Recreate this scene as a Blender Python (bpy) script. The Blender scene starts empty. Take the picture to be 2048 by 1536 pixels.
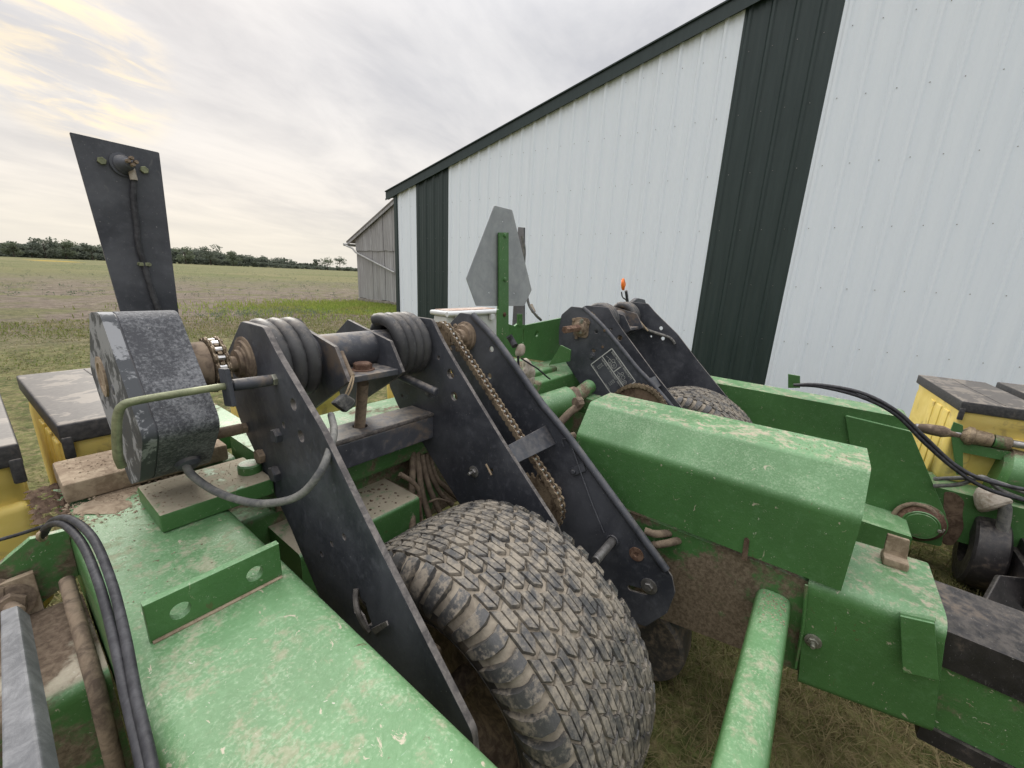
import bpy, bmesh, math, random
import numpy as np
from mathutils import Vector, Matrix, Quaternion
R = math.radians
random.seed(7); rng = np.random.default_rng(7)
scene = bpy.context.scene
C = scene.collection

# ------------------------------------------------------------------ camera
EYE = 1.30                                   # camera height over the grass
F, PITCH, ROLL, AZ = 815.0, R(14.7), R(2.7), R(37.0)
FWD = Vector((math.cos(AZ)*math.cos(PITCH), math.sin(AZ)*math.cos(PITCH), -math.sin(PITCH)))
RT0 = Vector((math.sin(AZ), -math.cos(AZ), 0)); UP0 = RT0.cross(FWD)
RT = RT0*math.cos(ROLL) + UP0*math.sin(ROLL); UP = UP0*math.cos(ROLL) - RT0*math.sin(ROLL)
cam_d = bpy.data.cameras.new('camera'); cam_d.sensor_width = 36; cam_d.lens = F/2048*36
cam_d.clip_start = .02; cam_d.clip_end = 6000
cam = bpy.data.objects.new('camera', cam_d); C.objects.link(cam)
M = Matrix((RT, UP, -FWD)).transposed().to_4x4(); M.translation = (0, 0, EYE); cam.matrix_world = M
scene.camera = cam
EYEV = Vector((0, 0, EYE))
def sight(u, v): return FWD + RT*((u-1024)/F) - UP*((v-768)/F)
def ax(u, v, X): d = sight(u, v); return EYEV + d*(X/d.x)            # a surveyed point on the upright plane x = X
def ay(u, v, Y): d = sight(u, v); return EYEV + d*(Y/d.y)            # ... on the plane y = Y
def az(u, v, Z): d = sight(u, v); return EYEV + d*((Z-EYE)/d.z)      # ... on the level z = Z

# ------------------------------------------------------------------ sky, sun, exposure
SUN_EL, SUN_AZ = R(34), R(74)                # azimuth measured from +X towards +Y
sdir = Vector((math.cos(SUN_EL)*math.cos(SUN_AZ), math.cos(SUN_EL)*math.sin(SUN_AZ), math.sin(SUN_EL)))
scene.view_settings.view_transform = 'Standard'; scene.view_settings.look = 'None'
scene.view_settings.gamma = 1; scene.view_settings.use_curve_mapping = False
scene.view_settings.exposure = 0.90
world = bpy.data.worlds.new('World'); scene.world = world; world.use_nodes = True
def world_nodes():
    nt = world.node_tree; N = nt.nodes; L = nt.links; N.clear()
    def n(t, **k):
        o = N.new(t)
        for a, b in k.items(): setattr(o, a, b)
        return o
    def math_(op, a, b=None, c=None, clamp=False):
        o = n('ShaderNodeMath', operation=op, use_clamp=clamp)
        for i, x in enumerate((a, b, c)):
            if x is None: continue
            if isinstance(x, (int, float)): o.inputs[i].default_value = x
            else: L.new(x, o.inputs[i])
        return o.outputs[0]
    def mix(f, a, b):
        o = n('ShaderNodeMix', data_type='RGBA')
        for s, x in ((o.inputs[0], f), (o.inputs[6], a), (o.inputs[7], b)):
            if isinstance(x, (int, float)): s.default_value = x
            elif isinstance(x, tuple): s.default_value = (*x, 1)
            else: L.new(x, s)
        return o.outputs[2]
    out = n('ShaderNodeOutputWorld'); bg = n('ShaderNodeBackground')
    tc = n('ShaderNodeTexCoord'); sep = n('ShaderNodeSeparateXYZ'); L.new(tc.outputs['Generated'], sep.inputs[0])
    x, y, z = sep.outputs
    zc = math_('ADD', math_('MAXIMUM', z, 0.0), 0.10)
    px = math_('DIVIDE', x, zc); py = math_('DIVIDE', y, zc)
    def plane(sx, sy, rot):
        c = n('ShaderNodeCombineXYZ')
        a = math_('ADD', math_('MULTIPLY', px, math.cos(rot)*sx), math_('MULTIPLY', py, math.sin(rot)*sx))
        b = math_('ADD', math_('MULTIPLY', px, -math.sin(rot)*sy), math_('MULTIPLY', py, math.cos(rot)*sy))
        L.new(a, c.inputs[0]); L.new(b, c.inputs[1]); return c.outputs[0]
    def noise(vec, scale, det, rough, dist=0.0):
        o = n('ShaderNodeTexNoise'); L.new(vec, o.inputs['Vector'])
        o.inputs['Scale'].default_value = scale; o.inputs['Detail'].default_value = det
        o.inputs['Roughness'].default_value = rough; o.inputs['Distortion'].default_value = dist
        return o.outputs[0]
    def ramp(v, a, b):
        o = n('ShaderNodeMapRange', interpolation_type='SMOOTHSTEP'); L.new(v, o.inputs[0])
        o.inputs[1].default_value = a; o.inputs[2].default_value = b; return o.outputs[0]
    streak = noise(plane(.42, 1.0, R(12)), .80, 6, .50, .3)
    puff = noise(plane(.62, 1.0, R(24)), 1.5, 8, .58, .5)
    fine = noise(plane(1.0, 1.5, R(14)), 4.0, 6, .6, .5)
    dark = math_('ADD', math_('MULTIPLY', streak, .5), math_('MULTIPLY', puff, .5))
    dark = math_('ADD', math_('MULTIPLY', dark, .93), math_('MULTIPLY', fine, .07))
    fd = ramp(dark, .35, .65)
    # daylight of an even overcast: brighter overhead, warmer low towards the hidden sun
    dotn = n('ShaderNodeVectorMath', operation='DOT_PRODUCT'); L.new(tc.outputs['Generated'], dotn.inputs[0])
    gd = sight(150, 120).normalized(); dotn.inputs[1].default_value = gd
    near = ramp(dotn.outputs['Value'], .45, 1.05)
    core = ramp(dotn.outputs['Value'], .991, .9997)
    low = math_('SUBTRACT', 1.0, ramp(z, .0, .42))
    warm = math_('MULTIPLY', low, math_('ADD', math_('MULTIPLY', near, .75), .25))
    light = mix(warm, (.480, .470, .466), (.515, .474, .425))
    grey = mix(warm, (.292, .295, .315), (.385, .366, .352))
    col = mix(fd, light, grey)
    veil = math_('MULTIPLY', math_('SUBTRACT', 1.0, ramp(z, .0, .14)), .75)
    col = mix(veil, col, mix(near, (.430, .436, .428), (.455, .442, .40)))
    gl = math_('MULTIPLY', core, math_('SUBTRACT', 1.0, ramp(math_('ADD', math_('MULTIPLY', puff, .5), math_('MULTIPLY', fine, .5)), .42, .58)))
    col = mix(math_('MULTIPLY', gl, .60), col, (.72, .56, .30))
    lift = n('ShaderNodeVectorMath', operation='SCALE'); L.new(col, lift.inputs[0])
    L.new(math_('ADD', 1.0, math_('MULTIPLY', ramp(z, .40, 1.0), 2.6)), lift.inputs[3])
    sky = n('ShaderNodeTexSky', sky_type='NISHITA'); sky.sun_disc = False
    sky.sun_elevation = SUN_EL; sky.sun_rotation = R(90)-SUN_AZ; sky.air_density = 1.2; sky.dust_density = 2.0
    sc = n('ShaderNodeVectorMath', operation='SCALE'); L.new(sky.outputs[0], sc.inputs[0]); sc.inputs[3].default_value = .07
    fin = mix(.94, sc.outputs[0], lift.outputs[0])
    L.new(fin, bg.inputs[0]); bg.inputs[1].default_value = 1.0
    L.new(bg.outputs[0], out.inputs[0])
world_nodes()
sun_d = bpy.data.lights.new('sun', 'SUN'); sun_d.energy = 1.1; sun_d.angle = R(25); sun_d.color = (1, .95, .86)
sun = bpy.data.objects.new('sun', sun_d); C.objects.link(sun)
sun.rotation_euler = sdir.to_track_quat('Z', 'Y').to_euler()

# ------------------------------------------------------------------ materials
class NT:
    def __init__(s, name, rough=.6, metal=0.0, spec=.4):
        s.m = bpy.data.materials.new(name); s.m.use_nodes = True
        s.N = s.m.node_tree.nodes; s.L = s.m.node_tree.links
        s.b = s.N['Principled BSDF']
        s.b.inputs['Roughness'].default_value = rough; s.b.inputs['Metallic'].default_value = metal
        s.b.inputs['Specular IOR Level'].default_value = spec
        s.geo = s.N.new('ShaderNodeNewGeometry')
        s.pos = s.geo.outputs['Position']
    def put(s, sock, x):
        if isinstance(x, (int, float)): sock.default_value = x
        elif isinstance(x, tuple): sock.default_value = (*x, 1) if len(x) == 3 and sock.type == 'RGBA' else x
        else: s.L.new(x, sock)
    def noise(s, scale, det=4, rough=.55, dist=0.0, stretch=None, vec=None, out=0):
        o = s.N.new('ShaderNodeTexNoise'); v = vec or s.pos
        if stretch:
            mp = s.N.new('ShaderNodeMapping'); mp.inputs['Scale'].default_value = stretch; s.L.new(v, mp.inputs[0]); v = mp.outputs[0]
        s.L.new(v, o.inputs['Vector']); o.inputs['Scale'].default_value = scale; o.inputs['Detail'].default_value = det
        o.inputs['Roughness'].default_value = rough; o.inputs['Distortion'].default_value = dist
        return o.outputs[out]
    def vor(s, scale, feat='F1'):
        o = s.N.new('ShaderNodeTexVoronoi'); o.feature = feat; s.L.new(s.pos, o.inputs['Vector']); o.inputs['Scale'].default_value = scale
        return o.outputs[0]
    def ramp(s, v, a, b, lo=0.0, hi=1.0):
        o = s.N.new('ShaderNodeMapRange'); o.interpolation_type = 'SMOOTHSTEP'; s.put(o.inputs[0], v)
        o.inputs[1].default_value = a; o.inputs[2].default_value = b; o.inputs[3].default_value = lo; o.inputs[4].default_value = hi
        return o.outputs[0]
    def mul(s, a, b, op='MULTIPLY', clamp=False):
        o = s.N.new('ShaderNodeMath'); o.operation = op; o.use_clamp = clamp; s.put(o.inputs[0], a); s.put(o.inputs[1], b); return o.outputs[0]
    def mix(s, f, a, b, mode='MIX'):
        o = s.N.new('ShaderNodeMix'); o.data_type = 'RGBA'; o.blend_type = mode
        s.put(o.inputs[0], f); s.put(o.inputs[6], a); s.put(o.inputs[7], b); return o.outputs[2]
    def up(s, a=.45, b=.95):
        o = s.N.new('ShaderNodeSeparateXYZ'); s.L.new(s.geo.outputs['Normal'], o.inputs[0]); return s.ramp(o.outputs[2], a, b)
    def xyz(s):
        o = s.N.new('ShaderNodeSeparateXYZ'); s.L.new(s.pos, o.inputs[0]); return o.outputs
    def color(s, c): s.put(s.b.inputs['Base Color'], c); return s
    def rough(s, r): s.put(s.b.inputs['Roughness'], r); return s
    def bump(s, h, strength=.3, dist=.002):
        o = s.N.new('ShaderNodeBump'); s.put(o.inputs['Height'], h); o.inputs['Strength'].default_value = strength
        o.inputs['Distance'].default_value = dist; s.L.new(o.outputs[0], s.b.inputs['Normal']); return s

DUST = (.33, .255, .18)
def green_paint(name, dust=.5, mud=0.0, base=(.052, .136, .040), blend=(.190, .350, .180), chips=1.0, cov=.50):
    t = NT(name, .42, 0, .45)
    n1 = t.noise(6, 5); n2 = t.noise(46, 7, .7, .4); n3 = t.noise(210, 4, .65); n4 = t.noise(13, 7, .68, .5); n5 = t.noise(105, 6, .7, .3)
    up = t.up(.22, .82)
    c = t.mix(t.ramp(n1, .3, .7), base, tuple(x*1.22 for x in base))
    c = t.mix(t.ramp(n2, .48, .78, 0, .20), c, blend)                            # chalked patches
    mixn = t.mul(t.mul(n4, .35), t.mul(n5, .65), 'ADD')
    c = t.mix(t.mul(up, t.mul(t.ramp(mixn, .36, .64, .55, .85), t.ramp(n1, .3, .7, .62, 1.0))), c, blend)               # sky sheen and thin dust painted into the colour of tops
    pale = t.mul(up, t.ramp(t.mul(t.mul(n3, .6), t.mul(n4, .4), 'ADD'), .50, .62))
    c = t.mix(t.mul(pale, .34), c, (.46, .55, .38))                               # chalk in the pits
    # dust lying on tops
    d = t.mul(t.up(.70, .97), t.ramp(t.mul(t.mul(n4, .45), t.mul(n2, .55), 'ADD'), cov, cov+.12), clamp=True)
    c = t.mix(t.mul(d, dust), c, t.mix(n5, (.34, .29, .215), (.47, .405, .305)))
    # fine scratches, specks and chips
    sc = t.ramp(t.noise(75, 3, .7, 1.5, (1.0, 5.0, 2.2)), .66, .70)
    c = t.mix(t.mul(sc, .38*chips), c, (.40, .50, .40))
    sp = t.ramp(t.noise(150, 3, .6, 1.2), .68, .73)
    c = t.mix(t.mul(sp, .75*chips), c, (.58, .55, .46))
    ch = t.ramp(t.noise(34, 5, .7, .9, (1.9, 1.0, 1.0)), .645, .69)
    c = t.mix(t.mul(ch, .85*chips), c, (.50, .43, .33))
    rs = t.mul(t.ramp(t.noise(30, 5, .7, .6, (1, 2.5, 1)), .655, .69), t.ramp(n1, .46, .58))
    c = t.mix(t.mul(rs, .85*chips), c, (.12, .06, .035))
    if mud:
        m = t.ramp(t.mul(t.mul(t.noise(4.5, 5, .6, .5), .72), t.mul(n2, .28), 'ADD'), .53-.13*mud, .62-.13*mud)
        c = t.mix(t.mul(m, .93), c, t.mix(t.ramp(n5, .35, .7), (.105, .070, .048), (.235, .175, .125)))
        r = t.mix(m, (.42,)*3, (.95,)*3)
    else: r = t.mix(d, (.40,)*3, (.85,)*3)
    t.color(c); t.rough(r)
    t.bump(t.mul(n3, t.mul(n5, 1.6), 'ADD'), .30, .0013)
    return t.m
def black_paint(name, dust=.3, base=(.035, .038, .047), worn=(.088, .092, .105), mud=0.0):
    t = NT(name, .5, 0, .4)
    n1 = t.noise(5, 6, .6, .4); n2 = t.noise(45, 6, .65, .3); n3 = t.noise(70, 4, .6, 1.0, (1, 3.5, .8)); n4 = t.noise(230, 3)
    c = t.mix(t.ramp(n1, .35, .7), base, worn)
    c = t.mix(t.ramp(n2, .5, .8, 0, .5), c, tuple(x*1.5 for x in worn))
    c = t.mix(t.mul(t.ramp(n3, .62, .72), .35), c, (.16, .155, .15))
    c = t.mix(t.mul(t.ramp(t.noise(160, 2), .71, .75), .5), c, (.30, .29, .28))
    d = t.mul(t.up(.3, .95), t.ramp(n2, .35, .65))
    c = t.mix(t.mul(d, dust), c, (.27, .235, .195))
    if mud:
        m = t.ramp(t.mul(t.mul(t.noise(5, 4, .6, .4), .75), t.mul(n2, .25), 'ADD'), .54-.1*mud, .66-.1*mud)
        c = t.mix(t.mul(m, .75), c, (.20, .15, .105))
    t.color(c); t.rough(t.ramp(n2, .3, .8, .38, .68)); t.bump(t.mul(n2, n4, 'ADD'), .22, .0012)
    return t.m
def speckled(name, a, b, th=(.45, .55), scale=55, rough=.6, metal=0.0, bump=.3, extra=None):
    t = NT(name, rough, metal)
    n1 = t.noise(scale, 7, .7, .5); n2 = t.noise(scale*.13, 4, .6, .5)
    f = t.ramp(t.mul(t.mul(n1, .6), t.mul(n2, .4), 'ADD'), *th)
    c = t.mix(f, a, b)
    if extra: c = t.mix(t.ramp(t.noise(scale*.3, 6, .65, .8), .56, .66, 0, .9), c, extra)
    t.color(c); t.bump(n1, bump, .0015); return t.m
def plain(name, col, rough=.6, metal=0.0, var=.25, scale=30, bump=.15, spec=.4):
    t = NT(name, rough, metal, spec); n1 = t.noise(scale, 5, .6)
    t.color(t.mix(t.ramp(n1, .3, .75), tuple(x*(1-var) for x in col), tuple(min(1, x*(1+var)) for x in col)))
    t.bump(n1, bump, .0012); return t.m

MAT = {}
def leafy(t, f=.4):
    tr = t.N.new('ShaderNodeBsdfTranslucent'); mx = t.N.new('ShaderNodeMixShader'); mx.inputs[0].default_value = f
    c = t.b.inputs['Base Color']
    if c.is_linked: t.L.new(c.links[0].from_socket, tr.inputs[0])
    out = t.N['Material Output']; t.L.new(t.b.outputs[0], mx.inputs[1]); t.L.new(tr.outputs[0], mx.inputs[2]); t.L.new(mx.outputs[0], out.inputs[0])
def mats():
    m = MAT
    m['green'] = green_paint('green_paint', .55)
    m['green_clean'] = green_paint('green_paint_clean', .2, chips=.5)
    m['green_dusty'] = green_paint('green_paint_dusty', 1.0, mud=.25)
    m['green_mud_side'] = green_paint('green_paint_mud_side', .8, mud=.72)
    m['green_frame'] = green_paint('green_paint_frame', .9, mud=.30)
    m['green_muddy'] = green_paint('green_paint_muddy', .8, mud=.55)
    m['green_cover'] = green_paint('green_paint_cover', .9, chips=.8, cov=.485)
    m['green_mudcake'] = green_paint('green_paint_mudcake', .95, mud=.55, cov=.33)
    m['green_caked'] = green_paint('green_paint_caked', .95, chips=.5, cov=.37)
    m['worn_edge'] = speckled('worn_plate_edge', (.075, .068, .066), (.20, .18, .165), (.40, .60), 60, .6, .2)
    m['black'] = black_paint('black_paint', .35)
    m['black_dusty'] = black_paint('black_paint_dusty', .7, mud=.12)
    m['black_grease'] = black_paint('black_grease', .25, (.014, .013, .014), (.045, .040, .040), mud=.1)
    m['spring'] = black_paint('spring_paint', .55, (.036, .036, .038), (.085, .084, .085), mud=-.35)
    t = NT('weathered_casting', .62)
    n1 = t.noise(190, 6, .75, .3); n2 = t.noise(10, 5, .6, .6); n3 = t.noise(260, 3, .6)
    f = t.ramp(t.mul(t.mul(n1, .55), t.mul(n2, .45), 'ADD'), .43, .60)
    c = t.mix(f, (.045, .047, .054), t.mix(t.ramp(n3, .3, .7), (.15, .155, .165), (.24, .245, .255)))
    c = t.mix(t.mul(t.ramp(t.noise(230, 3, .7), .67, .73), .6), c, (.45, .44, .42))
    t.color(c); t.bump(t.mul(f, n1, 'ADD'), .4, .0012); m['casting'] = t.m
    m['casting_plate'] = speckled('weathered_plate', (.055, .06, .066), (.27, .275, .285), (.475, .515), 22, .6)
    m['steel'] = plain('dull_steel', (.30, .29, .28), .42, .75, .3, 60)
    m['bright_steel'] = plain('worn_steel', (.55, .54, .52), .28, 1.0, .2, 60, .05)
    m['rusty'] = speckled('rusty_steel', (.085, .045, .030), (.20, .125, .085), (.42, .6), 60, .85, 0, .5)
    m['dusty_steel'] = speckled('dust_coated_steel', (.11, .08, .06), (.27, .205, .145), (.4, .58), 40, .85, 0, .4)
    m['chain'] = speckled('dusty_chain_steel', (.09, .063, .042), (.29, .225, .15), (.36, .58), 90, .6, .3, .4)
    m['zinc'] = speckled('zinc_plated', (.16, .16, .13), (.32, .315, .26), (.38, .62), 50, .5, .55)
    m['zinc_green'] = speckled('yellowed_zinc', (.13, .14, .085), (.30, .315, .19), (.38, .62), 30, .45, .35)
    m['galv'] = speckled('galvanised_sheet', (.26, .275, .285), (.36, .375, .385), (.35, .65), 16, .5, .15, .1)
    m['bare_casting'] = speckled('grey_bare_metal', (.13, .133, .14), (.25, .253, .26), (.38, .62), 34, .6, .2, .8)
    m['dust'] = speckled('packed_dust', (.21, .155, .105), (.37, .295, .21), (.4, .6), 45, .95, 0, .9, (.19, .135, .09))
    m['mud'] = speckled('dried_mud', (.065, .04, .026), (.18, .125, .085), (.38, .62), 35, .95, 0, 1.0)
    m['hose'] = speckled('black_hose', (.020, .020, .024), (.07, .07, .076), (.40, .70), 70, .55, 0, .3)
    m['hose_dusty'] = speckled('dusty_hose', (.10, .074, .053), (.22, .17, .12), (.38, .62), 40, .9, 0, .4)
    m['cable'] = speckled('dusty_cable', (.075, .077, .08), (.21, .205, .185), (.36, .62), 45, .7, 0, .3)
    m['wire'] = plain('tan_wire', (.34, .26, .17), .7)
    m['tape'] = speckled('old_tape', (.05, .05, .05), (.22, .21, .19), (.4, .62), 60, .8, 0, .9)
    m['rag'] = speckled('dusty_plastic_wrap', (.25, .20, .15), (.52, .47, .40), (.38, .62), 40, .7, 0, .8)
    m['white_paint'] = plain('white_marking', (.52, .52, .49), .6, 0, .1)
    m['orange'] = plain('orange_lens', (.85, .19, .012), .35, 0, .15)
    m['white_enamel'] = speckled('white_enamel', (.50, .51, .50), (.62, .63, .63), (.35, .6), 12, .5, 0, .05)
    m['rust_stain'] = speckled('rust_stained_enamel', (.36, .20, .13), (.55, .50, .45), (.4, .6), 30, .8)
    m['chaff'] = speckled('seed_chaff', (.26, .17, .09), (.50, .37, .21), (.4, .6), 160, .95, 0, 1.0)
    # hopper plastic
    t = NT('yellow_polyethylene', .5, 0, .35); n1 = t.noise(7, 5, .6, .4); n2 = t.noise(60, 5, .65)
    c = t.mix(t.ramp(n1, .35, .7), (.66, .51, .135), (.76, .61, .21)); c = t.mix(t.ramp(n2, .55, .8, 0, .3), c, (.56, .45, .20))
    zz = t.xyz()[2]
    c = t.mix(t.mul(t.ramp(t.noise(10, 5, .65, .8), .56, .68), .7), c, (.42, .32, .14))
    t.color(c); t.bump(n2, .12, .001)
    t.b.inputs['Subsurface Weight'].default_value = .12; t.b.inputs['Subsurface Radius'].default_value = (.02, .012, .004); m['yellow'] = t.m
    t = NT('black_lid_plastic', .55); n1 = t.noise(5, 5, .6, .9, (1, 1.6, 1)); n2 = t.noise(90, 5, .6)
    c = t.mix(t.ramp(n2, .3, .75), (.030, .030, .033), (.070, .068, .068))
    c = t.mix(t.mul(t.up(.5, .9), t.ramp(n1, .50, .535, .38, .92)), c, t.mix(n2, (.17, .15, .135), (.27, .235, .19)))
    c = t.mix(t.ramp(t.noise(60, 4, .7, .5, (1, 1, .3)), .55, .75, 0, .3), c, (.2, .17, .14))
    t.color(c); t.bump(n2, .15, .001); m['lid'] = t.m
    # tyre
    t = NT('tyre_rubber', .55); n1 = t.noise(26, 5, .6, .7); n2 = t.noise(120, 4, .65)
    f = t.ramp(t.mul(t.mul(n1, .7), t.mul(n2, .3), 'ADD'), .38, .62)
    c = t.mix(f, t.mix(n2, (.045, .045, .046), (.10, .098, .095)), t.mix(n2, (.19, .165, .132), (.36, .318, .255)))
    t.color(c); t.rough(t.mix(f, (.42,)*3, (.95,)*3)); t.bump(t.mul(n1, n2, 'ADD'), .5, .002); m['tread'] = t.m
    t = NT('tyre_lug_rubber', .4); n1 = t.noise(20, 5, .62, .7); n2 = t.noise(130, 5, .68)
    f = t.ramp(t.mul(t.mul(n1, .6), t.mul(n2, .4), 'ADD'), .47, .60)
    t.color(t.mix(f, t.mix(n2, (.040, .040, .040), (.10, .098, .095)), (.25, .215, .17))); t.rough(t.mix(f, (.30,)*3, (.9,)*3)); t.bump(n2, .45, .0015); m['lug'] = t.m
    t = NT('tyre_groove_dust', .95); n1 = t.noise(30, 5, .6, .5)
    t.color(t.mix(t.ramp(n1, .3, .7), (.20, .170, .132), (.39, .338, .265))); t.bump(n1, .5, .002); m['groove'] = t.m
    t = NT('tyre_sidewall', .55); n1 = t.noise(16, 5, .6, .7); n2 = t.noise(90, 5, .65)
    f = t.ramp(t.mul(t.mul(n1, .65), t.mul(n2, .35), 'ADD'), .44, .62)
    t.color(t.mix(f, (.045, .043, .041), (.17, .135, .098))); t.rough(t.mix(f, (.45,)*3, (.9,)*3)); t.bump(n2, .3, .001); m['sidewall'] = t.m
    # shed metal
    t = NT('white_ribbed_steel', .34, 0, .5); n1 = t.noise(2.2, 5, .6, 0, (1, 6, .6)); n2 = t.noise(300, 2)
    t.color(t.mix(t.ramp(n1, .3, .75), (.775, .835, .90), (.805, .86, .92))); t.bump(n2, .04, .0008); m['shed_white'] = t.m
    t = NT('dark_green_ribbed_steel', .40, 0, .45); n1 = t.noise(3, 5, .6, 0, (1, 6, .6))
    t.color(t.mix(t.ramp(n1, .3, .75), (.019, .034, .032), (.027, .044, .042))); m['shed_dark'] = t.m
    t = NT('weathered_boards', .85); n1 = t.noise(3.0, 6, .65, .3, (1, 7, .35)); n2 = t.noise(28, 5, .7, 0, (1, 3, .10))
    oi = t.N.new('ShaderNodeObjectInfo')
    c = t.mix(t.ramp(n1, .3, .72), (.25, .245, .245), (.46, .455, .46)); c = t.mix(t.ramp(n2, .5, .75, 0, .55), c, (.16, .145, .13))
    c = t.mix(t.mul(oi.outputs['Random'], .35), c, (.23, .215, .20)); t.color(c); t.bump(n2, .4, .004); m['boards'] = t.m
    m['barn_roof'] = speckled('rusty_roof_sheet', (.13, .115, .10), (.26, .245, .23), (.35, .65), 5, .7)
    m['pipe_white'] = plain('white_pipe', (.42, .42, .41), .6, 0, .15, 6)
    m['stone'] = plain('foundation_stone', (.26, .235, .20), .9, 0, .3, 8, .6)
    m['bark'] = plain('bark', (.075, .06, .05), .9, 0, .3, 6, .5)
    for i, (a, b) in enumerate((((.13, .155, .125), (.17, .19, .145)), ((.135, .165, .115), (.18, .205, .135)))):  # leaf tones lightened and greyed, distance haze put into the colour
        t = NT('foliage_%d' % i, .7, 0, .2); oi = t.N.new('ShaderNodeObjectInfo'); n1 = t.noise(.5, 4, .6)
        t.color(t.mix(t.ramp(n1, .3, .7), a, b)); leafy(t); m['leaf%d' % i] = t.m
    t = NT('grass_blades', .75, 0, .15)
    at = t.N.new('ShaderNodeAttribute'); at.attribute_name = 'tint'; t.color(at.outputs['Color']); leafy(t, .45); m['grass'] = t.m
mats()

# ------------------------------------------------------------------ mesh helpers
def link(name, me, parent=None, mat=None):
    o = bpy.data.objects.new(name, me); C.objects.link(o)
    if mat is not None and me is not None:
        if not me.materials: me.materials.append(MAT[mat] if isinstance(mat, str) else mat)
    if parent is not None:
        o.parent = parent
        top = parent
        off = Vector()
        while top is not None: off += top.location; top = top.parent
        if parent.parent is None: o.matrix_parent_inverse = Matrix.Translation(-parent.location)
    return o
def tag(o, label, cat, group=None, kind=None):
    o['label'] = label
    if cat: o['category'] = cat
    if group: o['group'] = group
    if kind: o['kind'] = kind
    return o
def empty(name, loc):
    o = bpy.data.objects.new(name, None); o.location = loc; o.empty_display_size = .2; C.objects.link(o); return o
def finish(me, ang=38):
    me.shade_smooth(); me.set_sharp_from_angle(angle=R(ang)); return me
def mesh(name, v, f, ang=38):
    me = bpy.data.meshes.new(name); me.from_pydata([tuple(p) for p in v], [], f); me.validate(); return finish(me, ang)
def from_bm(bm, name, ang=38):
    bmesh.ops.recalc_face_normals(bm, faces=bm.faces); me = bpy.data.meshes.new(name); bm.to_mesh(me); bm.free(); return finish(me, ang)
def wn(o):
    m = o.modifiers.new('weighted_normals', 'WEIGHTED_NORMAL'); m.keep_sharp = True; m.weight = 100; return o
def box(name, x0, x1, y0, y1, z0, z1, mat, parent, bev=.004, seg=2):
    bm = bmesh.new(); bmesh.ops.create_cube(bm, size=1)
    for v in bm.verts: v.co = Vector((x0+(v.co.x+.5)*(x1-x0), y0+(v.co.y+.5)*(y1-y0), z0+(v.co.z+.5)*(z1-z0)))
    if bev: bmesh.ops.bevel(bm, geom=bm.edges[:], offset=bev, segments=seg, profile=.5, affect='EDGES', clamp_overlap=True)
    return wn(link(name, from_bm(bm, name), parent, mat))
def fillet(pts, r, n=4):
    out = []; k = len(pts)
    for i in range(k):
        rr = r[i] if isinstance(r, (list, tuple)) else r
        p = Vector(pts[i]); a = Vector(pts[i-1])-p; b = Vector(pts[(i+1) % k])-p
        d = min(rr, a.length*.45, b.length*.45)
        if d < 1e-5: out.append(tuple(p)); continue
        q0 = p+a.normalized()*d; q1 = p+b.normalized()*d
        for j in range(n+1):
            t = j/n; out.append(tuple(q0*(1-t)**2+p*2*t*(1-t)+q1*t*t))
    return out
AXM = {'X': Matrix(((0, 0, 1), (1, 0, 0), (0, 1, 0))), 'Y': Matrix(((1, 0, 0), (0, 0, -1), (0, 1, 0))), 'Z': Matrix.Identity(3)}
def plate_mesh(name, pts, axis, pos, th, holes=(), bev=.0015, rnd=0.0, bseg=1):
    """flat plate of real thickness: outline in the plane's two axes, round or slotted holes cut through"""
    cu = bpy.data.curves.new(name, 'CURVE'); cu.dimensions = '2D'; cu.fill_mode = 'BOTH'
    cu.extrude = max(th/2-bev, 1e-4); cu.bevel_depth = bev; cu.bevel_resolution = bseg; cu.offset = -bev
    def spl(pp):
        s = cu.splines.new('POLY'); s.points.add(len(pp)-1)
        for q, p in zip(s.points, pp): q.co = (p[0], p[1], 0, 1)
        s.use_cyclic_u = True
    spl(fillet(pts, rnd) if rnd else pts)
    for h in holes:
        if len(h) == 3: spl([(h[0]+(h[2]-bev)*math.cos(a), h[1]+(h[2]-bev)*math.sin(a)) for a in np.linspace(0, 2*math.pi, 18, endpoint=False)])
        else: spl(h)
    o = bpy.data.objects.new('tmp', cu); C.objects.link(o)
    dg = bpy.context.evaluated_depsgraph_get(); me = bpy.data.meshes.new_from_object(o.evaluated_get(dg), depsgraph=dg)
    bpy.data.objects.remove(o); bpy.data.curves.remove(cu); me.name = name
    m = AXM[axis].to_4x4(); off = {'X': Vector((pos, 0, 0)), 'Y': Vector((0, pos, 0)), 'Z': Vector((0, 0, pos))}[axis]
    me.transform(Matrix.Translation(off) @ m); me.materials.clear()
    bm = bmesh.new(); bm.from_mesh(me); bmesh.ops.remove_doubles(bm, verts=bm.verts, dist=1e-5); bm.to_mesh(me); bm.free()
    return finish(me, 30)
def plate(name, pts, axis, pos, th, mat, parent, holes=(), bev=.0015, rnd=0.0):
    me = plate_mesh(name, pts, axis, pos, th, holes, bev, rnd); o = link(name, me, parent, mat)
    if mat.startswith('black'):                   # paint is rubbed off the cut edges
        me.materials.append(MAT['worn_edge']); k = 'XYZ'.index(axis)
        for p in me.polygons:
            if abs(p.normal[k]) < .5: p.material_index = 1
    return wn(o)
def yz(pp, X): return [(p.y, p.z) for p in (ax(u, v, X) for u, v in pp)]
def xz(pp, Y): return [(p.x, p.z) for p in (ay(u, v, Y) for u, v in pp)]
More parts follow.
